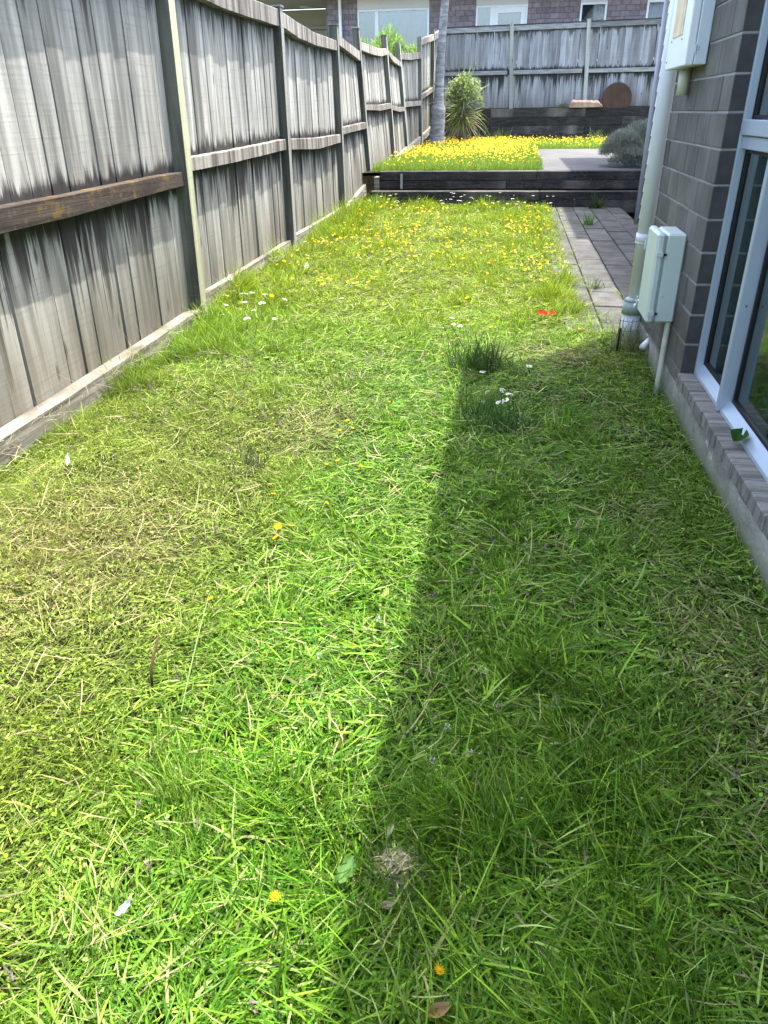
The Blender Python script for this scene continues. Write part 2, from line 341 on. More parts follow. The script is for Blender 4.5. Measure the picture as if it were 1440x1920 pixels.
MID = [[(0, .74, .82), (1, .77, .85)], [(0, .76, .85), (.5, .76, .85), (1, .785, .86)], [(0, .855, .93), (.4, .855, .935), (1, .87, .955)],
       [(0, .87, .955), (.45, .825, .93), (1, .845, .93)], [(0, .925, 1.0), (1, .955, 1.035)], [(0, 1.19, 1.255), (.5, 1.18, 1.26), (1, 1.215, 1.295)],
       [(0, 1.20, 1.275), (.5, 1.16, 1.24), (1, 1.175, 1.245)], [(0, 1.24, 1.33), (1, 1.28, 1.37)], [(0, 1.38, 1.47), (1, 1.58, 1.67)], [(0, 1.58, 1.67), (1, 1.75, 1.84)]]
def bayx(i, t, z):
    a, c = P[i], P[i + 1]
    fa = (z - a[3]) / (a[4] - a[3]); fc = (z - c[3]) / (c[4] - c[3])
    xa = a[1] + (a[2] - a[1]) * fa; xc = c[1] + (c[2] - c[1]) * fc
    return xa * (1 - t) + xc * t
def interp(L, t, k):
    for a, c in zip(L[:-1], L[1:]):
        if t <= c[0] + 1e-6:
            u = (t - a[0]) / (c[0] - a[0]); return a[k] * (1 - u) + c[k] * u
    return L[-1][k]
fence = empty('timber_fence', (-2.0, 9, 0), 'long weathered grey paling fence with sagging rails along the left of the lawn', 'fence')
fl = Vector(fence.location)
def put(o): o.location = -fl; return o
for i in range(len(P) - 1):
    y0, y1 = P[i][0], P[i + 1][0]; y = y0 + .05; 
    if i > 0: y += .055
    while y < y1 - .05:
        w = min(.148 + random.uniform(-.006, .012), y1 - .045 - y)
        if w < .03: break
        m = MB(); dx = random.uniform(-.009, .005); gap = .0045 if random.random() < .72 else .010
        tilt = random.uniform(-.006, .006); vs = []; ats = {'dm': [], 'dt': [], 'db': []}
        zb = P[i][3] * (1 - (y - y0) / (y1 - y0)) + P[i + 1][3] * (y - y0) / (y1 - y0) + random.uniform(0, .02)
        t = min(1, max(0, (y + w / 2 - y0) / (y1 - y0))); zt = interp(TOP[i], t, 2) - .012 + random.uniform(-.006, .006)
        cup = random.uniform(-.004, .004); tw = random.uniform(-.006, .006)
        nz = 5; ny = 3; lay = []
        for side in (0, 1):
            for k in range(nz):
                z = zb + (zt - zb) * k / (nz - 1)
                for q in range(ny):
                    u = q / (ny - 1); yy = y + (w - gap) * u + tilt * (k / (nz - 1) - .5)
                    tt = min(1, max(0, (yy - y0) / (y1 - y0)))
                    x = bayx(i, tt, z) + PX + dx - side * .018 + cup * (1 - abs(2 * u - 1)) + tw * (u - .5) * (k / (nz - 1) - .5) * 2
                    m.v.append((x, yy, z)); ats['dm'].append(z - interp(MID[i], tt, 2)); ats['dt'].append(interp(TOP[i], tt, 1) - z); ats['db'].append(z - zb)
        I = lambda s_, k, q: s_ * nz * ny + k * ny + q
        fs = []
        for k in range(nz - 1):
            for q in range(ny - 1):
                fs.append((I(0, k, q), I(0, k, q + 1), I(0, k + 1, q + 1), I(0, k + 1, q)))
            fs.append((I(1, k, 0), I(1, k, 2), I(1, k + 1, 2), I(1, k + 1, 0)))
            fs.append((I(0, k, 0), I(1, k, 0), I(1, k + 1, 0), I(0, k + 1, 0))); fs.append((I(0, k, 2), I(1, k, 2), I(1, k + 1, 2), I(0, k + 1, 2)))
        fs.append((I(0, nz - 1, 0), I(0, nz - 1, 1), I(0, nz - 1, 2), I(1, nz - 1, 2), I(1, nz - 1, 0)))
        m.f = fs; m.mi = [0] * len(fs); m.at = ats; put(m.obj('paling', 'paling', fence)); y += w
def rail(i, L, dep, off, name, mat, ext=0.0, seg=8):
    y0, y1 = P[i][0] + (.012 if i else 0), P[i + 1][0] - .052; m = MB(); rows = []
    for k in range(seg + 1):
        t = k / seg; yy = y0 + (y1 - y0) * t; zb, zt = interp(L, t, 1), interp(L, t, 2)
        bow = .012 * math.sin(t * math.pi) * (1 if i in (3, 5, 6) else .3)
        jb = random.uniform(-.002, .002)
        xb = bayx(i, t, zb) + PX + off + bow; xt = bayx(i, t, zt) + PX + off + bow
        rows.append([(xb, yy, zb + jb), (xb + dep, yy, zb + jb), (xt + dep, yy, zt - .004 + jb), (xt + dep - .004, yy, zt + jb), (xt, yy, zt + jb)])
    o = 0
    for r in rows: m.v += r
    n = 5
    for k in range(seg):
        for q in range(n): m.f.append((k * n + q, k * n + (q + 1) % n, (k + 1) * n + (q + 1) % n, (k + 1) * n + q))
    m.f += [tuple(range(n)), tuple(seg * n + q for q in range(n))]; m.mi = [0] * len(m.f)
    put(m.obj(name, mat, fence))
for i in range(len(P) - 1):
    rail(i, TOP[i], .062, .002, 'top_rail', 'rail'); 
    rail(i, MID[i], .056, .002, 'middle_rail', 'railold' if i < 2 else 'rail')
    zb0, zb1 = P[i][3], P[i + 1][3]
    if i < 2: L = [(0, -.10, .03), (1, -.07, .055)]
    elif i == 2: L = [(0, -.02, .115), (1, -.03, .10)]
    elif i == 3: L = [(0, -.02, .12), (1, -.02, .12)]
    else: L = [(0, zb0 - .08, zb0 + .05), (1, zb1 - .08, zb1 + .05)]
    rail(i, L, .075 if i < 2 else .045, .002, 'bottom_board', 'base')
for i, (y, xb, xt, zb, zt, _) in enumerate(P):
    m = MB(); d = .09; w = .085; xt2 = xb + (xt - xb)
    m.hexa([(xb - d, y - w / 2, zb - .3), (xb, y - w / 2, zb - .3), (xb, y + w / 2, zb - .3), (xb - d, y + w / 2, zb - .3),
            (xt2 - d, y - w / 2, zt), (xt2, y - w / 2, zt + .006), (xt2, y + w / 2, zt + .006), (xt2 - d, y + w / 2, zt)])
    # sawn bevel cap sliver
    m.mi = [1, 1, 1, 0, 1, 1]; put(m.obj('post', ['post' if i < 3 else 'postgrey', 'post_stain_shade'], fence))  # lawn face stays pale; other faces get the colour with shade in it
    if i in (3, 4, 5, 6):
        put(MB().box(xt2 - d - .012, xt2 + .008, y - w / 2 - .01, y + w / 2 + .01, zt + .007, zt + .019).obj('post_cap', 'brail', fence))

# ------------------------------------------------------------------ back fence (faces -y)
bf = empty('timber_fence', (0, 22.25, 1.2), 'straight grey paling fence on the sleeper wall at the back of the garden', 'fence')
boff = -Vector(bf.location)
x = -1.93
while x < 4.6:
    w = .15 + random.uniform(-.01, .012); zt = 2.90 + .012 * (x + 2); zb = 1.215; dy = random.uniform(-.005, .005)
    m = MB(); nz = 5; y = 22.245 + dy; g = random.choice((.004, .004, .009)); t_ = random.uniform(-.008, .008)
    zs = [zb, 1.55, 1.95, 2.4, zt]
    ats = {'dm': [], 'dt': [], 'db': []}
    for z in zs:
        for (a, c) in ((x, y), (x + w - g, y), (x + w - g, y + .018), (x, y + .018)):
            m.v.append((a + t_ * (z - 1.2), c, z)); ats['dm'].append(z - 2.055); ats['dt'].append(zt - .02 - z); ats['db'].append(z - zb + .25)
    for k in range(4):
        for q in range(4): m.f.append((k * 4 + q, k * 4 + (q + 1) % 4, k * 4 + 4 + (q + 1) % 4, k * 4 + 4 + q))
    m.f += [(0, 1, 2, 3), (16, 17, 18, 19)]; m.mi = [0] * len(m.f); m.at = ats
    o = m.obj('paling', 'bpaling', bf); o.location = boff; x += w
for (a, c) in ((-1.93, -.345), (-.25, 1.525), (1.62, 3.395), (3.49, 4.6)):
    for (z0, z1, nm, d) in ((2.89, 3.0, 'top_rail', .045), (1.965, 2.055, 'middle_rail', .05)):
        r0 = .012 * (a + 2) if z0 > 2.5 else 0; r1 = .012 * (c + 2) if z0 > 2.5 else random.uniform(-.01, .01)
        y = 22.238; m = MB(); m.hexa([(a, y - d, z0 + r0), (c, y - d, z0 + r1), (c, y, z0 + r1), (a, y, z0 + r0), (a, y - d, z1 + r0), (c, y - d, z1 + r1), (c, y, z1 + r1), (a, y, z1 + r0)])
        o = m.obj(nm, 'brail', bf); o.location = boff
    r0 = .012 * (a + 2); r1 = .012 * (c + 2); m = MB(); m.hexa([(a, 22.18, 3.003 + r0), (c, 22.18, 3.003 + r1), (c, 22.29, 3.003 + r1), (a, 22.29, 3.003 + r0), (a, 22.18, 3.022 + r0), (c, 22.18, 3.022 + r1), (c, 22.29, 3.022 + r1), (a, 22.29, 3.022 + r0)])
    o = m.obj('cap_board', 'sleeper', bf); o.location = boff
for px, ln in ((-.297, .10), (1.572, .10), (3.44, .05)):
    m = MB(); zt = 3.06 + .012 * (px + 2)
    m.hexa([(px - .046 + ln, 22.15, 1.2), (px + .046 + ln, 22.15, 1.2), (px + .046 + ln, 22.24, 1.2), (px - .046 + ln, 22.24, 1.2), (px - .046, 22.15, zt), (px + .046, 22.15, zt + .01), (px + .046, 22.24, zt + .01), (px - .046, 22.24, zt)])
    o = m.obj('post', 'postgrey', bf); o.location = boff

# ------------------------------------------------------------------ sleeper walls
rw = empty('retaining_wall', (1.0, 22.0, TZ), 'dark timber sleeper retaining wall under the back fence', 'wall'); ro = -Vector(rw.location)
for r in range(4):
    x = -2.2 - r % 2 * .9
    while x < 4.6:
        x2 = min(x + 2.4, 4.6); a = max(x, -1.93)
        if x2 > a + .1:
            z0 = TZ - .02 + r * .2; o = MB().bbox(a + .003, x2 - .003, 21.9 + random.uniform(-.006, .006), 22.12, z0, z0 + .196, .006).obj('sleeper', 'sleeper', rw); o.location = ro
        x = x2
st = empty('timber_steps', (0, 10.9, 0), 'two black timber sleeper steps across the end of the lawn', 'steps'); so_ = -Vector(st.location)
for (z0, z1, ya, yb, xs) in ((-.05, .098, 10.8, 11.0, (-1.93, -.4, 1.75)), (.1, .205, 10.795, 10.98, (-1.93, .35, 1.75)), (.205, .315, 11.15, 11.36, (-1.86, -.1, 2.2)), (.317, .428, 11.145, 11.355, (-1.86, .3, 2.2))):
    for a, c in zip(xs[:-1], xs[1:]):
        o = MB().bbox(a + .003, c - .003, ya + random.uniform(-.004, .004), yb, z0, z1, .006).obj('sleeper', 'sleeper', st); o.location = so_
o = MB().box(-1.93, 1.75, 10.99, 11.148, -.05, .185).obj('tread_soil', 'clay', st); o.location = so_
o = MB().box(-1.56, -1.53, 11.125, 11.142, .21, .40).obj('peg', 'postgrey', st); o.location = so_
o = MB().box(-1.93, -1.86, 11.12, 11.3, .2, .36).obj('end_block', 'base', st); o.location = so_

# ------------------------------------------------------------------ path
path = MB().box(.35, 1.42, 4.38, 10.8, -.05, .004).obj('path', 'clay'); tag(path, 'grey concrete paver path beside the house', kind='structure')
pmesh = {}
for ci, cxp in enumerate((.357, .572, .787, 1.005, 1.212)):
    wid = .211 if ci < 4 else .185; y = 4.39 - (.21 if ci % 2 else .0)
    while y < 10.72:
        a, c = max(y, 4.39), min(y + .43, 10.78)
        if c - a > .05:
            key = (round(wid, 3), round(c - a, 3))
            if key not in pmesh: pmesh[key] = MB().bbox(.003, wid - .002, .003, c - a - .003, 0, .045, .004).mesh('paver', 'paver')
            o = link(bpy.data.objects.new('paver', pmesh[key]), path); o.location = (cxp, a, -.026 + random.uniform(-.003, .003)); o.rotation_euler = (random.uniform(-.006, .006), random.uniform(-.008, .008), random.uniform(-.004, .004))
        y += .433
slab = MB().bbox(.37, 1.82, 11.37, 17.7, .30, .428, .01).obj('concrete_path', 'slab'); tag(slab, 'flat grey concrete slab on the terrace beside the yellow flowers', kind='structure')

# ------------------------------------------------------------------ our house
XH = .74
H = empty('block_house', (XH, 3, 0), 'dark grey block house along the right of the lawn with aluminium windows', 'house'); ho = -Vector(H.location)
def hp(m, name, mat, parent=None, smooth=False):
    o = m.obj(name, mat, parent or H, smooth)
    if parent is None: o.location = ho
    return o
# foundation, wavy face
m = MB(); ys = np.linspace(-3, 4.3, 220); rows = 5
for y in ys:
    for k in range(rows):
        z = -.2 + .33 * k / (rows - 1); j = (mnoise.noise(Vector((y * 6, z * 18, 1))) * .006) if k else 0
        m.v.append((XH - .006 + j, y, min(z, .124)))
for a in range(len(ys) - 1):
    for k in range(rows - 1): m.f.append((a * rows + k, (a + 1) * rows + k, (a + 1) * rows + k + 1, a * rows + k + 1))
m.mi = [0] * len(m.f); o_ = len(m.v)
m.box(XH + .004, 4, -3, 4.297, -.2, .124); hp(m, 'foundation', 'foundation')
hp(MB().box(XH + .006, XH + .12, 3.176, 4.292, .1245, 2.56), 'mortar_wall', 'mortar')
BH = .1205; Z0 = .1735
for r in range(-1, 20):
    z0 = Z0 + r * BH - .0
    ya = 3.17; off = .26 if r % 2 else .153
    cuts = [3.17]; y = 3.17 + off
    if r == -1: z0 = .126; zt = .1715
    else: zt = z0 + BH - .006
    while y < 4.29: cuts.append(y); y += .216
    if 4.3 - cuts[-1] < .06: cuts.pop()
    cuts.append(4.3)
    for a, c in zip(cuts[:-1], cuts[1:]):
        first = a == 3.17
        g = .002
        j = random.uniform(-.0015, .0015)
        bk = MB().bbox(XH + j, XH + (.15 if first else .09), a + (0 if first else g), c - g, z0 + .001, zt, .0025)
        if first: bk.mi[1] = 1  # reveal face takes the darkened colour that stands in for shade
        hp(bk, 'brick', ['block', 'blockend_shade'])
    if r >= 0 : hp(MB().box(XH + .0035, XH + .145, 3.173, 4.29, zt - .0005, zt + .0075), 'mortar_joint', 'mortarlight')
# sill bricks under the window
y = 3.163
while y > .1:
    w = .115; hp(MB().bbox(XH - .007 + random.uniform(-.002, .003), XH + .085, y - w + .003, y, .120 + random.uniform(-.004, .002), .1715 + random.uniform(-.001, .001), .003), 'sill_brick', 'sill'); y -= w
# window
def window_frame():
    x0, x1 = XH + .055, XH + .085
    m = MB()
    def slope(a, c):       # sloping bottom member
        return m.add([(x0, a, .173), (x0, c, .173), (x1, c, .173), (x1, a, .173), (x0 + .002, a, .184), (x0 + .002, c, .184), (x1, c, .216), (x1, a, .216)],
                     [(0, 1, 2, 3), (4, 5, 6, 7), (0, 1, 5, 4), (1, 2, 6, 5), (2, 3, 7, 6), (3, 0, 4, 7)])
    slope(.16, 3.166)
    m.bbox(x0, x1, 3.150, 3.168, .176, 2.5, .003); m.bbox(x0, x1, .15, .2, .176, 2.5, .003); m.bbox(x0, x1, .2, 3.149, 2.45, 2.5, .003)
    m.bbox(x0, x1, .2, 3.149, 1.062, 1.112, .003); m.bbox(x0 + .010, x1 - .002, .2, 3.149, 1.018, 1.060, .003)
    return m
win = hp(window_frame(), 'window', 'alu')
for (ya, yb, nm) in ((2.705, 2.735, 'mullion'), (1.38, 1.41, 'mullion')):
    o = MB().bbox(XH + .045, XH + .094, ya, yb, .174, 1.0615, .003).obj(nm, 'alu', win)
    MB().bbox(XH + .0945, XH + .104, ya - .012, yb, .20, 1.0615, .002).obj('glazing_bead', 'white', win)
    MB().box(XH + .065, XH + .071, ya - .002, ya - .0003, .55, .558).obj('screw', 'steel', win)
# gaskets and panes
def pane(ya, yb, za, zb):
    g = MB(); x = XH + .088
    t = .012
    for (a, c, e, f) in ((ya, ya + t, za, zb), (yb - t, yb, za, zb), (ya + t, yb - t, za, za + t), (ya + t, yb - t, zb - t, zb)): g.box(x - .002, x + .02, a, c, e, f)
    g.obj('gasket', 'rubber', win); MB().box(x + .006, x + .011, ya + t, yb - t, za + t, zb - t).obj('pane', 'glass', win)
for (ya, yb) in ((2.7375, 3.1485), (1.4125, 2.692), (.2015, 1.367)):
    pane(ya, yb, .2165, 1.0165)
pane(1.2, 3.1485, 1.1135, 2.448); pane(.2015, 1.16, 1.1135, 2.448); MB().bbox(XH + .055, XH + .085, 1.161, 1.199, 1.113, 2.449, .003).obj('mullion', 'alu', win)
# blinds in the wide lower pane, curtain in the upper one
bl = MB().box(XH + .14, XH + .17, .25, 2.62, 1.0, 1.03).obj('blind_rail', 'blind', win)
k = 0; z = .99
slat = MB().add([(0, 0, 0), (.0, 2.35, 0), (.022, 2.35, .026), (.022, 0, .026), (0, 0, -.0012), (.0, 2.35, -.0012), (.022, 2.35, .0248), (.022, 0, .0248)], [(0, 1, 2, 3), (4, 5, 6, 7), (0, 1, 5, 4), (2, 3, 7, 6), (0, 3, 7, 4), (1, 2, 6, 5)]).mesh('slat', 'blind')
while z > .22:
    o = link(bpy.data.objects.new('slat', slat), win); o.location = (XH + .145, .26, z); z -= .032
for (ya, yb) in ((2.66, 3.13),):
    m = MB(); nn = 70
    for k in range(nn + 1):
        yy = ya + (yb - ya) * k / nn; xx = XH + .135 + .012 * math.sin(k * .8) + .004 * math.sin(k * 2.3); m.v += [(xx, yy, .20), (xx, yy, 1.03)]
    m.f = [(2 * k, 2 * k + 1, 2 * k + 3, 2 * k + 2) for k in range(nn)]; m.mi = [0] * nn; m.obj('curtain', 'tealcurtain', win)
m = MB(); n = 60
for k in range(n + 1):
    y = 3.0 - k * .012; x = XH + .22 + .018 * math.sin(k * .9)
    m.v += [(x, y, 1.1), (x, y, 2.45)]
m.f = [(2 * k, 2 * k + 1, 2 * k + 3, 2 * k + 2) for k in range(n)]; m.mi = [0] * n; m.obj('curtain', 'curtain', win)
# room behind
m = MB(); a, b2, c, d, e, f = XH + .125, 3.6, .05, 3.169, .12, 2.55
m.box(a + .02, b2, c, d, e - .1, e); m.box(a + .02, b2, c, d, f - .03, f + .02); m.box(b2, b2 + .05, c, d, e, f); m.box(a, b2, d, d + .004, e, f); m.box(a, b2, c - .05, c, e, f)
hp(m, 'room_shell', 'room')
# near end wall of blocks (mostly behind the camera)
m = MB(); m.box(XH + .005, XH + .12, -3, .14, .124, 2.56); hp(m, 'mortar_wall', 'mortar')
m = MB(); z = .126; r = 0
while z < 2.5:
    y = .14 - (.108 if r % 2 else 0)
    if r % 2: m.bbox(XH, XH + .09, y + .002, .138, z, z + BH - .006, .002)
    while y > -2.9: m.bbox(XH, XH + .09, y - .213, y, z, z + BH - .006, .002); y -= .216
    z += BH; r += 1
o = hp(m, 'brick_courses', 'block'); o['kind'] = 'stuff'
# roof: soffit, gutter, sheet
hp(MB().box(.505, 4.0, -3.2, 4.33, 2.565, 2.585), 'soffit', 'soffit')
hp(MB().bbox(.385, .500, -3.2, 4.35, 2.50, 2.60, .006), 'gutter', 'white')
hp(MB().add([(.44, -3.2, 2.61), (.44, 4.35, 2.61), (4.2, 4.35, 3.7), (4.2, -3.2, 3.7), (.44, -3.2, 2.64), (.44, 4.35, 2.64), (4.2, 4.35, 3.73), (4.2, -3.2, 3.73)],
            [(0, 1, 2, 3), (4, 5, 6, 7), (0, 1, 5, 4), (1, 2, 6, 5), (2, 3, 7, 6), (3, 0, 4, 7)]), 'roof', 'roof')
hp(MB().box(.9, 4.15, 4.2, 4.298, 2.587, 2.6), 'end_wall', 'soffit'); hp(MB().box(XH + .13, 4, 4.15, 4.29, .125, 2.56), 'end_wall', 'soffit')
# set-back weatherboard wall with its own eave
zb = -.05; bd = .135
while zb < 2.35:
    hp(MB().add([(1.395, 4.31, zb), (1.395, 9.1, zb), (1.43, 9.1, zb), (1.43, 4.31, zb), (1.405, 4.31, zb + bd + .012), (1.405, 9.1, zb + bd + .012), (1.43, 9.1, zb + bd + .012), (1.43, 4.31, zb + bd + .012)],
                [(0, 1, 2, 3), (4, 5, 6, 7), (0, 1, 5, 4), (1, 2, 6, 5), (2, 3, 7, 6), (3, 0, 4, 7)]), 'weatherboard', 'white'); zb += bd
hp(MB().box(1.432, 4, 4.31, 9.098, -.1, 2.36), 'inner_wall', 'soffit'); hp(MB().box(1.31, 4.1, 4.36, 9.1, 2.365, 2.42), 'lower_roof', 'roof')
hp(MB().box(2.45, 5.0, 9.11, 15.2, -.1, 4.5), 'end_wing_wall', 'white'); hp(MB().box(1.68, 5.2, 9.11, 15.35, 4.52, 4.6), 'upper_roof', 'roof')
hp(MB().box(2.46, 5.0, 9.0, 9.108, 2.43, 4.5), 'end_wing_wall', 'white')

# thin downpipe on the far corner
dp = MB().tube([(1.375, 9.13, 2.3), (1.375, 9.13, .02)], .022, 14).obj('downpipe', 'greypipe', None, True); tag(dp, 'thin grey downpipe on the far corner of the white weatherboard wall', 'downpipe')

# big white downpipe with gully
big = empty('downpipe', (.685, 4.14, 0), 'thick white round downpipe at the corner of the block wall', 'downpipe'); bo = -Vector(big.location)
def bp(m, n, mat, s=True):
    o = m.obj(n, mat, big, s); o.location = bo; return o
bp(MB().tube([(.716, 4.342, 2.49), (.712, 4.342, .2)], .042, 28), 'pipe', 'pipe')
bp(MB().tube([(.712, 4.342, .565), (.712, 4.342, .52)], .047, 28), 'coupling', 'pipe')
bp(MB().tube([(.712, 4.342, .522), (.712, 4.342, .518)], .049, 28), 'ring', 'pipe')
g = empty('gully_trap', (.665, 4.28, 0), 'grey green drain collar with white base under the thick downpipe', 'drain'); go = -Vector(g.location)
for (z0, z1, r0, r1, n, mt) in ((.215, .150, .056, .060, 'collar', 'gully'), (.232, .216, .045, .054, 'collar_rim', 'gully'), (.149, -.02, .053, .055, 'base_pipe', 'pipe')):
    o = MB().tube([(.698, 4.31, z0), (.698, 4.31, z1)], [r0, r1], 26).obj(n, mt, g, True); o.location = go
wire = MB()
for k in range(3): wire.tube([(.60 + .0 * k, 4.10 - .02 * k, .16 - k * .05), (.66, 4.08, .155 - k * .05), (.72, 4.1, .16 - k * .05), (.735, 4.02 - .1 * k, .2 - .03 * k)], .0018, 5)
for x_ in (.60, .625, .66, .70): wire.tube([(x_, 4.12, -.02), (x_ + random.uniform(-.01, .01), 4.08, .17)], .0018, 5)
tag(wire.obj('wire_mesh', 'steel'), 'bent piece of wire mesh around the drain below the meter box', 'wire mesh')
tag(MB().tube([(.60, 4.03, -.02), (.604, 4.03, .135)], .006, 8).obj('stake', 'rubber'), 'short dark stake in the grass in front of the drain', 'stake')
tag(MB().tube([(.738, 3.93, .10), (.70, 3.88, .075)], .016, 14).obj('stub_pipe', 'pipe', None, True), 'short white stub pipe poking out of the concrete beside the drain', 'pipe')
tag(MB().tube([(.722, 3.47, .31), (.722, 3.47, .16), (.716, 3.44, .10), (.705, 3.40, -.03)], .0125, 14).obj('conduit', 'pipeold', None, True), 'thin stained conduit from the meter box down into the grass', 'pipe')

# lower meter box
mb = empty('meter_box', (.68, 3.57, .5), 'pale green plastic meter box low on the block wall, above the drain', 'meter box'); mo = -Vector(mb.location)
def mp(m, n, mat): o = m.obj(n, mat, mb); o.location = mo; return o
mp(MB().bbox(.660, .7385, 3.45, 3.70, .310, .682, .007), 'case', 'box')
mp(MB().bbox(.618, .6545, 3.446, 3.704, .306, .686, .010), 'lid', 'box')
mp(MB().bbox(.6547, .6598, 3.455, 3.695, .316, .676, .001), 'seam', 'gully')
for z in (.35, .60):
    mp(MB().bbox(.622, .650, 3.440, 3.4458, z - .010, z + .010, .001), 'latch', 'box'); mp(MB().bbox(.652, .664, 3.438, 3.4448, z - .005, z + .005, .001), 'hinge', 'rubber')
    mp(MB().bbox(.610, .6175, 3.706, 3.716, z - .02, z + .02, .002), 'latch', 'box')
mp(MB().box(.676, .680, 3.4485, 3.4498, .42, .424), 'screw', 'steel')
# upper meter box
ub = empty('meter_box', (.70, 3.87, 1.6), 'tall white and pale blue steel meter cabinet high on the block wall', 'meter box'); uo = -Vector(ub.location)
def upq(m, n, mat): o = m.obj(n, mat, ub); o.location = uo; return o
upq(MB().bbox(.690, .7385, 3.66, 4.13, 1.305, 2.05, .003), 'case', 'uppbox')
upq(MB().bbox(.655, .6885, 3.663, 4.127, 1.303, 2.052, .004), 'door', 'white')
upq(MB().box(.6515, .6545, 3.80, 4.02, 1.42, 1.80), 'label_panel', 'beige')
upq(MB().tube([(.6885, 3.657, 1.375), (.6885, 3.657, 1.345)], .0035, 8), 'hinge', 'uppbox')
for (yy, zz) in ((3.79, 1.40), (4.03, 1.405), (4.09, 1.33)): upq(MB().box(.652, .6548, yy, yy + .006, zz, zz + .006), 'screw', 'steel')
for zz in (1.355, 1.363): upq(MB().box(.700, .703, 3.6575, 3.6598, zz, zz + .003), 'screw', 'steel')
tag(MB().tube([(.712, 3.93, 1.300), (.712, 3.93, 1.20)], .024, 18).obj('conduit', 'pipeold', None, True), 'short fat grey conduit coming out under the tall meter cabinet', 'pipe')

# ------------------------------------------------------------------ neighbour house
NY = 24.0
nb = empty('neighbour_house', (0, NY, 1.3), 'purple grey brick house with white windows beyond the back fence', 'house'); no = -Vector(nb.location)
def nbp(m, n, mat): o = m.obj(n, mat, nb); o.location = no; return o
wins = [(-4.545, -2.56, 3.64), (-1.294, .075, 3.64), (1.445, 2.13, 3.63), (3.14, 4.1, 3.63)]
nbp(MB().box(-5.39, 6.0, NY + .02, NY + .1, 1.28, 1.9), 'mortar_wall', 'nmortar')
segs = [(-5.39, -4.545)] + [(wins[k][1], wins[k + 1][0]) for k in range(3)] + [(4.1, 6.0)]
bm = MB().bbox(0, .228, 0, .07, 0, .118, .003).mesh('brick', 'nbrick'); bmh = MB().bbox(0, .108, 0, .07, 0, .118, .003).mesh('brick', 'nbrick'); low = MB()
for (a, c) in segs:
    nbp(MB().box(a, c, NY + .012, NY + .1, 1.9, 3.98), 'mortar_wall', 'nmortar')
    for r in range(22):
        z = 1.3 + r * .125; x = a + (0 if r % 2 else -.12)
        while x < c - .03:
            xa, xb = max(x, a), min(x + .228, c - .004)
            if xb - xa > .04:
                if z > 3.0 and z < 3.95 and xa < 5.2:
                    full = abs(xb - xa - .228) < .002
                    if full: me = bm
                    else: me = MB().bbox(0, xb - xa, 0, .07, 0, .118, .003).mesh('brick', 'nbrick')
                    o = link(bpy.data.objects.new('brick', me), nb); o.location = Vector((xa, NY + random.uniform(-.002, .002), z)) + no
                elif z < 3.0: low.box(xa, xb, NY, NY + .05, z, z + .118)
            x += .24
o = nbp(low, 'brick_courses', 'nbrick'); o['kind'] = 'stuff'
for wi, (a, c, zt) in enumerate(wins):
    nbp(MB().box(a + .002, c - .002, NY - .004, NY + .08, zt + .004, 3.98), 'head_panel', 'soffit')
    zb = 2.35; t = .05; m = MB(); f = NY - .01
    m.bbox(a, a + t, f, f + .07, zb, zt, .004); m.bbox(c - t, c, f, f + .07, zb, zt, .004); m.bbox(a + t, c - t, f, f + .07, zt - t, zt, .004); m.bbox(a - .02, c + .02, f - .03, f + .07, zb - .06, zb, .004)
    fr = nbp(m, 'window', 'upvc')
    divs = {0: [-4.01], 1: [-.86], 2: [], 3: []}[wi]; ed = [a + t] + divs + [c - t]
    for d in divs: MB().bbox(d - .05, d + .05, f - .004, f + .066, zb, zt - t, .004).obj('mullion', 'upvc', fr)
    for k, (p, q) in enumerate(zip(ed[:-1], ed[1:])):
        p2 = p + (.05 if k else 0); q2 = q - (.05 if k < len(ed) - 2 else 0); za = zb
        if wi == 1 and k == 1:
            m = MB(); m.bbox(p2 + .002, p2 + .11, f + .004, f + .05, zb, zt - t - .002, .004); m.bbox(q2 - .12, q2 - .002, f + .004, f + .05, zb, zt - t - .002, .004); m.bbox(p2 + .11, q2 - .12, f + .004, f + .05, zt - .18, zt - t - .002, .004)
            m.obj('sash', 'upvc', fr); p2 += .11; q2 -= .12
        MB().box(p2 + .001, q2 - .001, f + .03, f + .036, zb + .001, (zt - t if not (wi == 1 and k == 1) else zt - .18) - .003).obj('pane', 'nglass', fr)
        m = MB(); nn = int((q2 - p2) / .035)
        for i in range(nn + 1):
            xx = p2 + (q2 - p2) * i / nn; yy = f + .13 + .022 * math.sin(i * 1.15); m.v += [(xx, yy, zb), (xx, yy, zt - t)]
        m.f = [(2 * i, 2 * i + 2, 2 * i + 3, 2 * i + 1) for i in range(nn)]; m.mi = [0] * nn
        m.obj('curtain', 'curtain' if (wi == 0 and k == 1) or wi == 3 else 'darkcurtain', fr)
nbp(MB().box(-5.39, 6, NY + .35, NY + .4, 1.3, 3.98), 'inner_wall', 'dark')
nbp(MB().box(-9.5, 6.0, NY - .6, NY - .002, 3.99, 4.01), 'soffit', 'soffit'); nbp(MB().bbox(-9.5, 6, NY - .72, NY - .602, 3.97, 4.12, .006), 'gutter', 'white')
nbp(MB().add([(-9.5, NY - .65, 4.13), (6.2, NY - .65, 4.13), (6.2, NY + 5, 6.2), (-9.5, NY + 5, 6.2), (-9.5, NY - .65, 4.17), (6.2, NY - .65, 4.17), (6.2, NY + 5, 6.24), (-9.5, NY + 5, 6.24)], [(0, 1, 2, 3), (4, 5, 6, 7), (0, 1, 5, 4), (1, 2, 6, 5), (2, 3, 7, 6), (3, 0, 4, 7)]), 'roof', 'roof')
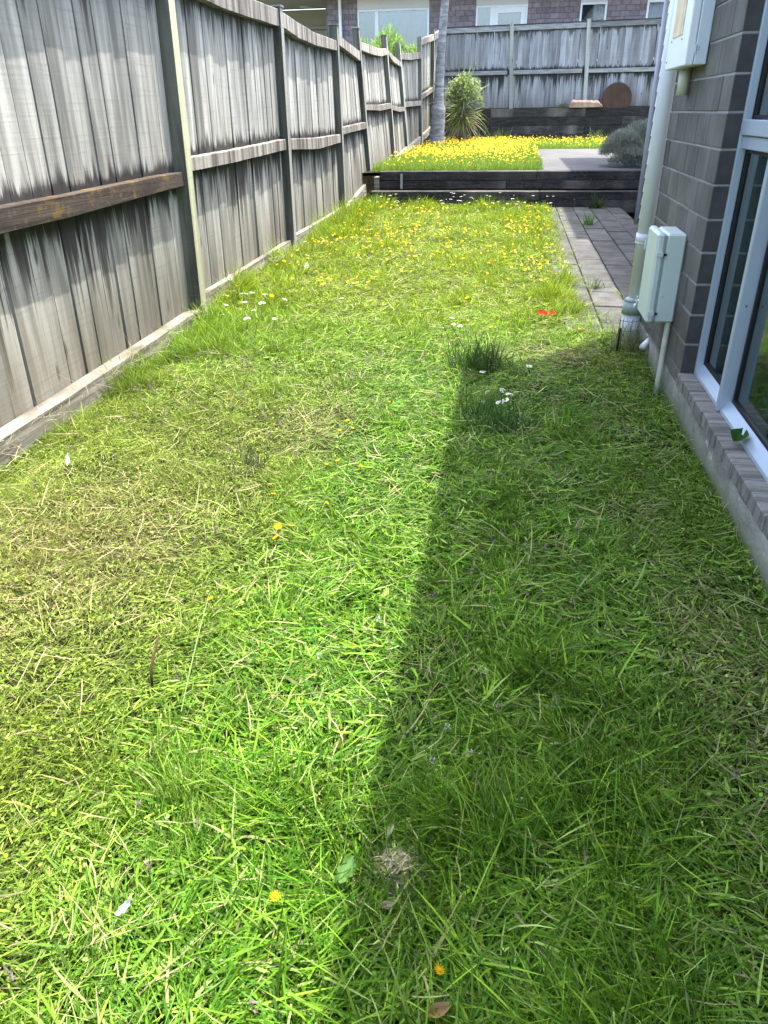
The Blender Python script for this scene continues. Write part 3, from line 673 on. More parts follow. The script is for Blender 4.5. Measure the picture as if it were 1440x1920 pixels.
# recessed porch with garage door at the left
nbp(MB().box(-9.5, -5.392, NY, NY + 2.9, 4.01, 4.03), 'porch_ceiling', 'garage'); nbp(MB().box(-9.5, -5.392, NY + 2.9, NY + 3, 1.28, 4.0), 'porch_wall', 'garage')
nbp(MB().box(-5.46, -5.392, NY + .1, NY + 2.9, 1.28, 4.0), 'porch_side_wall', 'nbrick')
gd = MB()
for k in range(5): gd.bbox(-9.3, -5.75, NY + 2.83, NY + 2.89, 1.3 + k * .43, 1.3 + k * .43 + .42, .008)
nbp(gd, 'garage_door', 'garage'); m = MB(); m.bbox(-5.745, -5.66, NY + 2.82, NY + 2.898, 1.3, 3.55, .006); m.bbox(-9.3, -5.66, NY + 2.8, NY + 2.898, 3.47, 3.56, .006); nbp(m, 'door_frame', 'garage')
nbp(MB().tube([(-6.55, NY + 2.3, 3.985), (-6.55, NY + 2.3, 4.008)], .2, 24), 'ceiling_light', 'upvc')
nbp(MB().tube([(-5.02, NY - .07, 3.97), (-5.02, NY - .07, 1.35)], .045, 14), 'downpipe', 'white')
m = MB(); m.tube([(-.93, NY - .16, 3.84), (-.60, NY - .16, 3.84)], .02, 8); m.box(-.79, -.74, NY - .16, NY - .008, 3.82, 3.86); m.tube([(-.95, NY - .16, 3.86), (-.93, NY - .22, 3.80)], .05, 10); m.tube([(-.58, NY - .16, 3.86), (-.60, NY - .22, 3.80)], .05, 10)
nbp(m, 'security_light', 'upvc')

# ------------------------------------------------------------------ things on the retaining wall
d = empty('rusty_disc', (2.43, 22.0, 1.2), 'round rusty brown metal lid leaning on the back fence on top of the sleeper wall', 'metal lid'); 
n = 40; m = MB(); R = .36
for (yy, rr) in ((0, R), (.012, R + .004), (.05, R + .004), (.05, R - .03), (-.006, R - .02)):
    m.v += [(rr * math.cos(2 * math.pi * k / n), yy, rr * math.sin(2 * math.pi * k / n)) for k in range(n)]
for a in range(3):
    for k in range(n): m.f.append((a * n + k, a * n + (k + 1) % n, (a + 1) * n + (k + 1) % n, (a + 1) * n + k))
for k in range(n): m.f.append((k, (k + 1) % n, 4 * n + (k + 1) % n, 4 * n + k))
m.f.append(tuple(4 * n + k for k in range(n))); m.mi = [0] * len(m.f)
o = m.obj('plate', 'rust', d); o.location = (0, 0, .19); o.rotation_euler = (math.radians(-9), 0, 0)
m = MB(); prev = None; L = 14; rows = []
for k in range(L + 1):
    t = k / L; x = 1.27 + .82 * t; top = 1.222 + .15 * min(1, t * 14, (1 - t) * 5 + .2) * (1 - .18 * t) + random.uniform(-.012, .012)
    rows.append([(x + random.uniform(-.01, .01), 21.83, 1.2), (x, 21.81, 1.2 + (top - 1.2) * .7), (x + random.uniform(-.01, .01), 21.9, top), (x, 22.02, top - .03), (x, 22.05, 1.2)])
for r in rows: m.v += r
for k in range(L):
    for q in range(5): m.f.append((k * 5 + q, k * 5 + (q + 1) % 5, k * 5 + 5 + (q + 1) % 5, k * 5 + 5 + q))
m.f += [tuple(range(5)), tuple(L * 5 + q for q in range(5))]; m.mi = [0] * len(m.f)
tag(m.obj('log_slab', 'log'), 'pale reddish brown split log slab lying on the sleeper wall beside the rusty lid', 'log')

# ------------------------------------------------------------------ foliage generators
def blades(base, direc, L, w, bend, col, seg=3, up=None, tipcol=None, curl=None):
    """base (n,3); direc unit (n,3) initial direction; bend (n,3) added by t^2; returns V,F,col"""
    n = len(base); side = np.cross(direc, np.array([0, 0, 1.0])); nn = np.linalg.norm(side, axis=1, keepdims=True)
    rv = rng.normal(size=(n, 3)); side = np.where(nn > .15, side / np.maximum(nn, 1e-6), np.cross(direc, rv)); 
    ro = rng.normal(0, .5, (n, 1)); oth = np.cross(direc, side); side = side * np.cos(ro) + oth * np.sin(ro)
    side /= np.maximum(np.linalg.norm(side, axis=1, keepdims=True), 1e-6)
    V = []; C = []
    for k in range(seg):
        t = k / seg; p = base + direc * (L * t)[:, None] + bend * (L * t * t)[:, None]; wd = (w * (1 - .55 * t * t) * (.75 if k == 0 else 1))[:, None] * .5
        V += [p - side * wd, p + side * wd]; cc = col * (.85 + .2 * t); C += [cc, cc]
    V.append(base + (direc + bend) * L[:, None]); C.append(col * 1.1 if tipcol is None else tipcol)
    m_ = 2 * seg + 1; VV = np.stack(V, 1).reshape(-1, 3); CC = np.stack(C, 1).reshape(-1, 3); o = (np.arange(n) * m_)[:, None]
    F = []
    q = np.concatenate([o + np.array([[2 * k, 2 * k + 1, 2 * k + 3, 2 * k + 2]]) for k in range(seg - 1)]) if seg > 1 else np.zeros((0, 4), int)
    t3 = o + np.array([[2 * seg - 2, 2 * seg - 1, 2 * seg]])
    return VV, [q, t3], CC
class Acc:
    def __init__(s): s.V = []; s.Q = []; s.T = []; s.C = []; s.n = 0
    def add(s, V, F, C):
        for f in F:
            if len(f): (s.Q if f.shape[1] == 4 else s.T).append(f + s.n)
        s.V.append(V); s.C.append(C); s.n += len(V)
    def obj(s, name, mat, parent=None):
        F = [np.concatenate(x) for x in (s.Q, s.T) if x]
        return link(bpy.data.objects.new(name, np_mesh(name, np.concatenate(s.V), F, np.concatenate(s.C), mat)), parent)
def unit(v): return v / np.maximum(np.linalg.norm(v, axis=1, keepdims=True), 1e-9)
def lerpc(a, b_, t): return np.array(a)[None] * (1 - t)[:, None] + np.array(b_)[None] * t[:, None]

def lawn_mask(x, y):
    ok = (y > .15) & (y < 10.82) & (x > -1.99) & (x < .728)
    edge = .50 - .10 * N2(x * 0 + 3, y, 2.0) + .10 * N3(x * 0, y, 5.0) + .05 * sst(-y, -5.6, -4.6) - .03
    ok &= ~((y > 4.40) & (x > edge))
    return ok
def dens(y): return np.interp(y, [0, .9, 1.6, 3, 6, 8, 11], [40000, 46000, 38000, 21000, 12000, 9500, 8500])
def scatter(dfun, x0, x1, y0, y1, mask):
    ys = np.linspace(y0, y1, 60); mx = dfun(ys).max(); n = int(mx * (x1 - x0) * (y1 - y0))
    x = rng.uniform(x0, x1, n); y = rng.uniform(y0, y1, n); k = (rng.random(n) < dfun(y) / mx) & mask(x, y); return x[k], y[k]

def zones(x, y):
    nl = N2(x, y, 2.2); nm = N3(x, y, 5.5)
    left = sst(-x, .42, .95) * (1 - sst(y, 2.7, 4.2))                     # short olive strip near the left
    right = sst(x, .25, .55) * (1 - sst(y, 3.9, 4.5))                     # thin brownish strip by the house
    tan = np.exp(-(((x + 1.25) / .32) ** 2 + ((y - 1.75) / .45) ** 2)) * 1.5 + np.exp(-(((x - .55) / .12) ** 2 + ((y - 1.45) / .35) ** 2)) * .8
    tan += np.exp(-(((x + .75) / .16) ** 2 + ((y - 2.75) / .28) ** 2)) * .9 + np.exp(-(((x - .3) / .3) ** 2 + ((y - 3.85) / .16) ** 2)) * .9 + .20 * sst(nm, .62, .78)
    tan += np.exp(-(((x - .42) / .10) ** 2 + ((y - 2.15) / .12) ** 2)) * .7
    far = sst(y, 3.2, 5.5)
    return nl, nm, left, right, np.clip(tan, 0, 1), far
def gcol(x, y, straw=.0):
    n = len(x); nl, nm, left, right, tan, far = zones(x, y); r = rng.random(n)
    green = lerpc((.040, .135, .008), (.195, .345, .028), r ** 1.3); pl_ = rng.random(n) < .10; green = np.where(pl_[:, None], lerpc((.24, .34, .08), (.32, .42, .14), r), green)
    c = green
    mixv = lambda c, d, t: c * (1 - t)[:, None] + d * t[:, None]
    c = mixv(c, lerpc((.070, .120, .007), (.27, .315, .055), r), np.clip(left * .75 + .25 * (nl - .4), 0, 1))
    c = mixv(c, lerpc((.070, .145, .010), (.21, .29, .04), r), right * .6)
    c = mixv(c, lerpc((.085, .155, .004), (.27, .345, .016), r), far * .75)
    c = mixv(c, lerpc((.19, .165, .06), (.33, .29, .13), r), tan * (rng.random(n) < .42))
    pv_ = N4(x, y, 7.0); c = c * (.80 + .42 * pv_ + .12 * (N1(x, y, 2.0) - .5))[:, None]; return c * (.50 + .92 * rng.random(n) ** 1.5)[:, None]

# --- standing grass
A = Acc()
x, y = scatter(lambda y: dens(y) * .80, -2.0, .73, .15, 10.83, lawn_mask)
nl, nm, left, right, tan, far = zones(x, y)
keep = rng.random(len(x)) > .40 * tan + .80 * sst(N2(x, y, 6.5), .56, .70) + .5 * sst(N3(x, y, 13.), .60, .72); x, y = x[keep], y[keep]; nl, nm, left, right, tan, far = zones(x, y)
cl_ = sst(N4(x, y, 5.0), .38, .72); hgt = (.5 + .9 * cl_) * (.035 * sst(N2(x + 5, y, 3.1), .52, .72) * (1 - right) * (y < 4) + .033 + .022 * nl + .024 * (1 - left) * (1 - right) * sst(nl, .35, .7) * (1 - far * .3) + .050 * far * sst(N4(x, y, 1.2), .3, .7) + .09 * sst(-x, 1.45, 1.9) * sst(y, 2.2, 3.6) + .07 * np.exp(-(((x - .38) / .12) ** 2 + ((y - 5.2) / .7) ** 2)) + .06 * sst(y, 10.1, 10.7) - .015 * left - .012 * right)
L = np.maximum(.014, hgt * rng.uniform(.5, 1.35, len(x)))
b0 = np.stack([x, y, gz(x, y) - .002], 1); fa = 9 * N3(x, y, 3.3); a = np.where(rng.random(len(x)) < .6, fa + rng.normal(0, .5, len(x)), rng.uniform(0, 2 * np.pi, len(x))); ln = np.abs(rng.normal(.25 * cl_, .45, len(x)))
dr = unit(np.stack([np.cos(a) * ln, np.sin(a) * ln, np.ones(len(x))], 1)); be = np.stack([np.cos(a) * .55 * rng.random(len(x)), np.sin(a) * .55 * rng.random(len(x)), -.28 * rng.random(len(x))], 1)
wd = (.0014 + .0042 * rng.random(len(x)) ** 2.2) * (1 + .08 * y) * (1 - .5 * left) * .9
for nearm, seg in ((y < 2.6, 3), (y >= 2.6, 2)):
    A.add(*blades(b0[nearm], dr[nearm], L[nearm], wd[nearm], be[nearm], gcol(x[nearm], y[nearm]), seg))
# --- clippings and flattened blades lying over it
x, y = scatter(lambda y: dens(y) * .46 * np.interp(y, [0, 4, 6, 11], [1, .85, .45, .35]), -2.0, .73, .15, 10.8, lawn_mask)
nl, nm, left, right, tan, far = zones(x, y); n = len(x)
long = (1 - left * .75) * (1 - right * .6)
L = (.014 + .075 * long * rng.random(n) ** 1.8 + .028 * rng.random(n)) 
a = np.where(rng.random(n) < .5, rng.normal(0, .4, n), rng.uniform(0, 2 * np.pi, n)) + 12 * N4(x, y, 3.4); up = rng.normal(.10, .22, n); clump = N1(x, y, 4.0)
zz = gz(x, y) + .012 + .045 * rng.random(n) * (.4 + clump) * (1 - left * .5) * (1 - right * .4)
dr = unit(np.stack([np.cos(a), np.sin(a), up], 1)); be = rng.normal(0, .16, (n, 3)); be[:, 2] -= .1
wd = (.0016 + .0052 * rng.random(n) ** 1.8) * (1 + .06 * y) * (1 - .45 * left) * .85; dry = rng.random(n)
c = gcol(x, y); c = np.where((dry < .035 + .22 * tan)[:, None], lerpc((.20, .20, .07), (.36, .34, .16), rng.random(n)), c * 1.12)
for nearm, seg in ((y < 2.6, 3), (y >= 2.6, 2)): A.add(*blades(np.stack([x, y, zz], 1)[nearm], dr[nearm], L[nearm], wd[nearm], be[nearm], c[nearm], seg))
# --- long bent blades and tufts
tx, ty, tn, tl = [], [], [], []
for (px, py, n_, l_) in ((-.548, 1.44, 90, .11), (-.615, .974, 110, .10), (-.453, .894, 70, .12), (.38, 5.3, 260, .11), (.30, 4.9, 180, .10), (-.517, 1.638, 80, .09), (-.30, .70, 120, .12), (.15, .62, 160, .13), (.02, .70, 120, .13),
                         (.25, .85, 120, .12), (-.05, .55, 160, .14), (-.25, .60, 120, .13), (.3, .55, 120, .12), (-.4, .6, 100, .11), (.1, 1.0, 130, .11), (-.02, .9, 120, .11), (-.14, 3.62, 200, .12), (-1.80, 2.75, 60, .15), (-1.76, 3.3, 60, .14), (-1.1, 3.2, 100, .11), (-1.3, 3.9, 160, .12), (-.9, 3.5, 120, .10), (-.1, 2.9, 140, .08), (.1, 1.3, 150, .08), (.05, 1.55, 150, .09), (-.15, 1.95, 100, .08), (-.05, 2.4, 110, .08), (-1.5, 4.4, 150, .13), (-1.6, 5.4, 160, .14), (.45, 3.9, 90, .08)):
    tx.append(rng.normal(px, .055, n_)); ty.append(rng.normal(py, .06, n_)); tl.append(l_ * rng.uniform(.5, 1.3, n_))
for k in range(70):
    n_ = 40; px, py = rng.uniform(-1.9, .6), rng.uniform(3.8, 10.7); tx.append(rng.normal(px, .05, n_)); ty.append(rng.normal(py, .07, n_)); tl.append(.11 * rng.uniform(.5, 1.3, n_))
x, y, L = map(np.concatenate, (tx, ty, tl)); k = lawn_mask(x, y); x, y, L = x[k], y[k], L[k]; n = len(x)
a = rng.uniform(0, 2 * np.pi, n); ln = np.abs(rng.normal(0, .6, n)); dr = unit(np.stack([np.cos(a) * ln, np.sin(a) * ln, np.ones(n)], 1))
be = np.stack([np.cos(a) * .7 * rng.random(n), np.sin(a) * .7 * rng.random(n), -.5 * rng.random(n)], 1)
A.add(*blades(np.stack([x, y, gz(x, y)], 1), dr, L, rng.uniform(.0024, .0048, n) * (1 + .05 * y), be, gcol(x, y) * 1.05, 4))
n = 1500; x = rng.uniform(-1.0, .6, n); y = rng.uniform(.3, 3.2, n); k = lawn_mask(x, y) & (rng.random(n) < .25 + .75 * np.exp(-((x + .05) / .35) ** 2)) & (rng.random(n) < 1.2 - y * .25); x, y = x[k], y[k]; n = len(x); a = rng.uniform(0, 6.28, n)
dr = unit(np.stack([np.cos(a), np.sin(a), rng.uniform(.02, .55, n)], 1)); be = rng.normal(0, .18, (n, 3)); be[:, 2] = -rng.uniform(.0, .55, n)
A.add(*blades(np.stack([x, y, gz(x, y) + rng.uniform(.005, .04, n)], 1), dr, rng.uniform(.07, .20, n), rng.uniform(.003, .0062, n), be, gcol(x, y) * 1.15, 5))
# --- weeds and tufts in the path joints and over the path edge
x = rng.uniform(.40, .80, 9000); y = rng.uniform(4.36, 10.7, 9000); pr = .8 * np.exp(-((x - .42) / .07) ** 2) + .45 * sst(N4(x, y, 3), .52, .72) * (1 - sst(x, .5, .64)) + .5 * np.exp(-((y - 4.55) / .25) ** 2) * (1 - sst(x, .6, .8)) + .25 * (np.abs(x - .574) < .01) + .12 * (np.abs(x - .787) < .008); k = rng.random(9000) < pr * .6; x, y = x[k], y[k]; n = len(x)
a = rng.uniform(0, 6.28, n); dr = unit(np.stack([np.cos(a), np.sin(a), np.full(n, .7)], 1)); A.add(*blades(np.stack([x, y, np.full(n, .015)], 1), dr, rng.uniform(.03, .09, n), rng.uniform(.003, .006, n), rng.normal(0, .2, (n, 3)), gcol(x, y), 2))
grass = A.obj('grass', 'grass'); tag(grass, 'mown green and straw coloured grass with loose clippings on the lawn', 'grass', kind='stuff')
print('grass polys', len(grass.data.polygons))

# --- broad leaves: clover, plantain bits in the turf
def leaflets(x, y, z, r, col, tilt=.5):
    n = len(x); az_ = rng.uniform(0, 6.28, n); nrm = unit(np.stack([rng.normal(0, tilt, n), rng.normal(0, tilt, n), np.ones(n)], 1))
    u = unit(np.cross(nrm, np.stack([np.cos(az_), np.sin(az_), np.zeros(n)], 1))); v = np.cross(nrm, u); c0 = np.stack([x, y, z], 1)
    prof = [(0, 0), (.55, .42), (1.0, .45), (1.25, 0), (1.0, -.45), (.55, -.42)]
    V = np.stack([c0 + u * (p * r)[:, None] + v * (q * r)[:, None] + nrm * (abs(q) * .35 * r)[:, None] for p, q in prof], 1).reshape(-1, 3)
    C = np.repeat(col, 6, 0); o = (np.arange(n) * 6)[:, None]; return V, [o + np.array([[0, 1, 2, 3]]), o + np.array([[0, 3, 4, 5]])], C
A = Acc()
x, y = scatter(lambda y: np.interp(y, [0, 1.5, 3, 5, 11], [5200, 4200, 2600, 900, 300]), -1.95, .72, .2, 9, lawn_mask)
nl, nm, left, right, tan, far = zones(x, y); k = rng.random(len(x)) < np.clip(.25 + .7 * left + .65 * right - .3 * tan + .4 * sst(N4(x, y, 3.5), .5, .7), 0, 1); x, y = x[k], y[k]; n = len(x)
for j in range(2): A.add(*leaflets(x + rng.normal(0, .004, n), y + rng.normal(0, .004, n), gz(x, y) + rng.uniform(.012, .05, n), rng.uniform(.0035, .0085, n), gcol(x, y) * 1.0 * np.array([[.95, 1.05, .9]])))
cl = A.obj('clover', 'leaf'); tag(cl, 'small round clover and weed leaves through the lawn', 'ground cover', kind='stuff')

A = Acc(); x, y = scatter(lambda y: np.interp(y, [0, 2.2, 3, 6, 8, 11], [6, 12, 75, 75, 30, 20]), -1.9, .5, .4, 10.6, lawn_mask); n = len(x)
for q in range(7):
    a = rng.uniform(0, 6.28, n); up_ = rng.uniform(-.5, 1.5, n); dr = unit(np.stack([np.cos(a), np.sin(a), up_], 1)); A.add(*blades(np.stack([x, y, gz(x, y) + .055 + .004 * q], 1), dr, rng.uniform(.008, .015, n), rng.uniform(.005, .009, n), np.zeros((n, 3)), lerpc((.09, .07, .07), (.30, .24, .20), rng.random(n)), 1))
sh = A.obj('seed_heads', 'leaf'); tag(sh, 'small dull brown and purple seed heads dotted through the lawn', 'seed heads', kind='stuff')
# --- straw, thin dead stalks
A = Acc(); x, y = scatter(lambda y: np.interp(y, [0, 2, 4, 11], [420, 360, 320, 120]), -1.95, .72, .2, 10.5, lawn_mask); n = len(x); a = rng.uniform(0, 6.28, n)
dr = unit(np.stack([np.cos(a), np.sin(a), rng.normal(.08, .2, n)], 1)); A.add(*blades(np.stack([x, y, gz(x, y) + rng.uniform(.02, .06, n)], 1), dr, rng.uniform(.03, .13, n), rng.uniform(.0012, .0026, n) * (1 + .08 * y), rng.normal(0, .15, (n, 3)), lerpc((.22, .20, .08), (.42, .38, .20), rng.random(n)), 3))
y = rng.uniform(1.6, 7, 420); x = np.full(420, -1.95) + rng.uniform(-.0, .10, 420); a = rng.normal(0, 1.3, 420)      # dead grass hanging on the bottom board
dr = unit(np.stack([np.cos(a), np.sin(a), rng.uniform(-.1, 1, 420)], 1)); A.add(*blades(np.stack([x, y, np.interp(y, [1.6, 4.6, 4.7, 7], [.02, .055, .10, .10])], 1), dr, rng.uniform(.03, .14, 420), rng.uniform(.0012, .0022, 420), rng.normal(0, .4, (420, 3)), lerpc((.35, .31, .18), (.55, .50, .36), rng.random(420)), 3))
sw = A.obj('straw', 'grass'); tag(sw, 'dry straw coloured stalks lying over the lawn and against the fence board', 'straw', kind='stuff')

# --- terrace grass, taller and yellow green
A = Acc()
def tmask(x, y): return (x > -2.0) & (y > 11.38) & ~((x > .38) & (x < 1.95) & (y < 17.75)) & ~((x > 1.95) & (y < 15)) & (y < 21.9)
x, y = scatter(lambda y: np.interp(y, [11, 14, 22], [4200, 3000, 1500]), -2.0, 4.4, 11.38, 21.9, tmask); n = len(x); a = rng.uniform(0, 6.28, n); ln = np.abs(rng.normal(0, .3, n))
dr = unit(np.stack([np.cos(a) * ln, np.sin(a) * ln, np.ones(n)], 1)); A.add(*blades(np.stack([x, y, np.full(n, TZ - .02)], 1), dr, rng.uniform(.05, .15, n), rng.uniform(.005, .009, n), rng.normal(0, .25, (n, 3)), lerpc((.11, .20, .02), (.20, .30, .05), rng.random(n)), 2))
tgr = A.obj('grass', 'grass'); tag(tgr, 'long yellow green grass on the raised terrace', 'grass', kind='stuff')

# ------------------------------------------------------------------ flowers
def cmesh(name, parts, mats):
    """parts: list of (verts, faces, color, matindex)"""
    V, F, C, MI = [], [], [], []
    for vs, fs, col, mi in parts:
        o = len(V); V += vs; F += [tuple(i + o for i in f) for f in fs]; C += [col] * len(vs); MI += [mi] * len(fs)
    me = bpy.data.meshes.new(name); me.from_pydata(V, [], F); a = me.attributes.new('col', 'FLOAT_COLOR', 'POINT'); a.data.foreach_set('color', np.array([(*c, 1) for c in C], np.float32).ravel())
    for m_ in mats: me.materials.append(MAT[m_])
    me.polygons.foreach_set('material_index', MI); me.update(); return me
def head_parts(r, n, col, z=0.0, layers=2, mi=0, lift=.25):
    P_ = []
    for l in range(layers):
        rr = r * (1 - .35 * l); vs = [(0, 0, z + .001 + .0015 * l)]; fs = []
        for k in range(n):
            a = 2 * math.pi * (k + .5 * l) / n; d_ = math.pi / n * .85
            vs += [(rr * .62 * math.cos(a - d_), rr * .62 * math.sin(a - d_), z + rr * lift * .5), (rr * math.cos(a), rr * math.sin(a), z + rr * lift), (rr * .62 * math.cos(a + d_), rr * .62 * math.sin(a + d_), z + rr * lift * .5)]
            fs.append((0, 1 + 3 * k, 2 + 3 * k, 3 + 3 * k))
        P_.append((vs, fs, tuple(c * (1 - .12 * l) for c in col), mi))
    return P_
def stem_part(h, r=.0012, col=(.10, .18, .04), mi=0, lean=(0, 0)):
    vs = []; fs = []
    for i, z in enumerate((-h, -h / 2, 0)):
        for k in range(4): a = math.pi / 2 * k; vs.append((r * math.cos(a) + lean[0] * (z / h) ** 2, r * math.sin(a) + lean[1] * (z / h) ** 2, z))
    for i in range(2):
        for k in range(4): fs.append((i * 4 + k, i * 4 + (k + 1) % 4, i * 4 + 4 + (k + 1) % 4, i * 4 + 4 + k))
    return (vs, fs, col, mi)
YEL = (.56, .34, .006); YEL2 = (.62, .42, .008)
heads = [cmesh('flower_head', head_parts(.0125, 13, YEL if i % 2 else YEL2, 0, 2, 0, .3 + .15 * i) + [([(.004 * math.cos(k), .004 * math.sin(k), .005) for k in range(6)], [tuple(range(6))], (.55, .34, .01), 0)], ['petal']) for i in range(3)]
stems = [cmesh('stem', [stem_part(.09, .0011, (.12, .19, .05), 0, (lx, ly))], ['leaf']) for lx, ly in ((.02, .01), (-.015, .02), (.0, -.02))]
farf = [cmesh('yellow_flower', head_parts(.0135, 9, YEL2, 0, 2, 0, .35) + [stem_part(.07, .0013, (.12, .19, .05), 1, (.01 * i, .01))], ['petal', 'leaf']) for i in range(3)]
def yellow(x, y, z, label, s=1.0, grp='yellow flowers in the lawn'):
    e = empty('yellow_flower', (x, y, float(gz(x, y))), label, 'flower', grp)
    hd = link(bpy.data.objects.new('flower_head', random.choice(heads)), e); stm = link(bpy.data.objects.new('stem', random.choice(stems)), e)
    hd.location = (0, 0, z); hd.rotation_euler = (random.uniform(-.1, .5), random.uniform(-.4, .4), random.uniform(0, 6)); hd.scale = (s,) * 3
    stm.location = (0, 0, z + .001); stm.scale = (1, 1, (z + .01) / .09); return e
near = [(-.628, 1.838, 1.5, 'largest open yellow flower in the middle left of the mown lawn'), (-.612, 1.765, 1.2, 'slightly faded yellow flower just in front of the largest open one'), (-.587, 1.843, .9, 'smaller yellow flower close to the right of the largest open one'),
        (-.702, 1.474, 1.0, 'yellow flower seen edge on atop the long pale stalk at left centre'), (-.703, 2.042, .9, 'small yellow flower a hand behind the largest open one'), (-.528, 2.042, .8, 'tiny yellow flower right of and behind the largest open one'),
        (-.561, 2.364, 1.0, 'upper yellow flower of the pair below the four scattered mid lawn blooms'), (-.589, 2.305, .8, 'lower yellow flower of the pair below the four scattered mid lawn blooms'), (-.593, 2.698, 1.1, 'left yellow flower of the close pair in the middle of the lawn'),
        (-.565, 2.656, .8, 'right yellow flower of the close pair in the middle of the lawn'), (-.465, 2.299, .8, 'small yellow flower right of the pair, nearest the house shadow'), (-1.157, 2.897, 1.0, 'lone yellow flower in the left lawn level with the fence board end'),
        (-.668, 3.854, 1.1, 'round yellow flower standing alone at the lawn centre'), (-.465, 2.949, .8, 'tiny yellow flower in front of the start of the shadow edge'), (-1.657, 3.42, 1.0, 'right yellow flower of the two low beside the bottom fence board'),
        (-1.726, 3.44, 1.0, 'left yellow flower of the two low beside the bottom fence board'), (-1.761, 3.989, 1.0, 'yellow flower touching the bottom fence board before the leaning post'), (-1.80, 4.40, 1.1, 'yellow flower at the foot of the green tinged post'),
        (-1.703, 4.204, 1.0, 'yellow flower just lawnward of the green tinged post'), (-1.84, 5.0, 1.5, 'bright yellow flower held high beside the white blooms near the fence'), (-.303, .703, 1.0, 'crumpled yellow flower in the sunlit grass at the bottom'),
        (-.035, .633, 1.0, 'orange yellow petal flower lying in the shade at the bottom'), (.189, 5.795, 1.2, 'yellow flower tallest near the paver path'), (-.217, 4.411, 1.1, 'yellow flower behind the dark weed clump on its left'), (-.077, 4.325, 1.3, 'orange yellow flower on a dark stem above the weed clump'),
        (-.239, 3.954, 1.0, 'yellow flower left of the dark weed clump'), (-.302, 3.696, .9, 'yellow flower low to the left of the weed clump'), (.418, 4.247, 1.2, 'yellow flower lying near the corner of the paver path'), (-.546, 3.765, .8, 'faded yellow flower right of the lone one at lawn centre'),
        (-.609, 2.623, .8, 'half closed yellow flower at the left of the close pair'), (.80, 10.72, 1.3, 'pair topping yellow flower at the far end of the pavers'), (-1.95, 7.05, 1.3, 'yellow flower standing against the dark side of a fence post'),
        (-1.713, 4.618, 1.0, 'yellow flower under the white blooms near the fence'), (-1.811, 5.577, 1.2, 'yellow flower behind the white blooms by the fence'), (-1.65, 5.917, 1.0, 'yellow flower behind the fluffy seed head')]
for (a_, b_, s_, lab) in near: yellow(a_, b_, random.uniform(.05, .085) if b_ < 5 else random.uniform(.07, .12), lab, s_ * .8)
cnt = len(near); placed = 0
while placed < 205:
    x_, y_ = (random.uniform(-1.9, .48), 4.7 + 5.95 * random.random() ** .8) if placed % 4 else (random.uniform(-1.92, -1.45), random.uniform(4.6, 10.5))
    if not lawn_mask(np.array([x_]), np.array([y_]))[0]: continue
    if placed % 4 and random.random() > .12 + 1.1 * float(sst(N3(x_, y_, 1.6), .42, .7)): continue
    o = link(bpy.data.objects.new('yellow_flower', random.choice(farf))); o.location = (x_, y_, float(gz(x_, y_)) + random.uniform(.07, .13)); s_ = random.uniform(.8, 1.5); o.scale = (s_,) * 3
    o.rotation_euler = (random.uniform(-.2, .5), random.uniform(-.4, .4), random.uniform(0, 6)); tag(o, 'small yellow flower in the ' + ('near unmown lawn, ' if y_ < 6.6 else 'middle unmown lawn, ' if y_ < 8.6 else 'lawn before the steps, ') + ('near the fence' if x_ < -1.2 else 'left of centre' if x_ < -.6 else 'right of centre' if x_ < 0 else 'near the pavers'), 'flower', 'yellow flowers in the lawn'); placed += 1
tf = 0
while tf < 55:
    x_, y_ = random.uniform(-1.9, .36), random.uniform(11.42, 12.6)
    o = link(bpy.data.objects.new('yellow_flower', random.choice(farf))); o.location = (x_, y_, TZ + random.uniform(.06, .12)); s_ = random.uniform(1.0, 1.6); o.scale = (s_,) * 3
    o.rotation_euler = (random.uniform(-.2, .5), random.uniform(-.4, .4), random.uniform(0, 6)); tag(o, 'small yellow flower at the front of the yellow carpet above the steps', 'flower', 'yellow flowers on the terrace edge'); tf += 1
# many more tiny ones through the far lawn, past what can be told apart
n = 900; x = rng.uniform(-1.9, .48, n); y = 5.2 + 5.4 * rng.random(n) ** .8; k = lawn_mask(x, y) & (rng.random(n) < .08 + .9 * sst(N3(x, y, 1.6), .42, .68)); x, y = x[k], y[k]; n = len(x); z = gz(x, y) + rng.uniform(.06, .11, n); r = rng.uniform(.007, .012, n); V = []; a0 = rng.uniform(0, 6.28, n); t1, t2 = rng.normal(-.3, .4, n), rng.normal(0, .4, n)
for q in range(6):
    a = a0 + q * math.pi / 3; V.append(np.stack([x + r * np.cos(a), y + r * np.sin(a), z - r * np.cos(a) * t2 - r * np.sin(a) * t1], 1))
V = np.stack(V, 1).reshape(-1, 3); o = (np.arange(n) * 6)[:, None]
tag(link(bpy.data.objects.new('yellow_flowers', np_mesh('yellow_flowers', V, [o + np.array([[0, 1, 2, 3]]), o + np.array([[0, 3, 4, 5]])], np.repeat(lerpc((.52, .30, .005), (.66, .48, .015), rng.random(n)), 6, 0), 'petal', False))), 'tiny yellow flowers thickly dotting the far unmown lawn', 'flowers', kind='stuff')
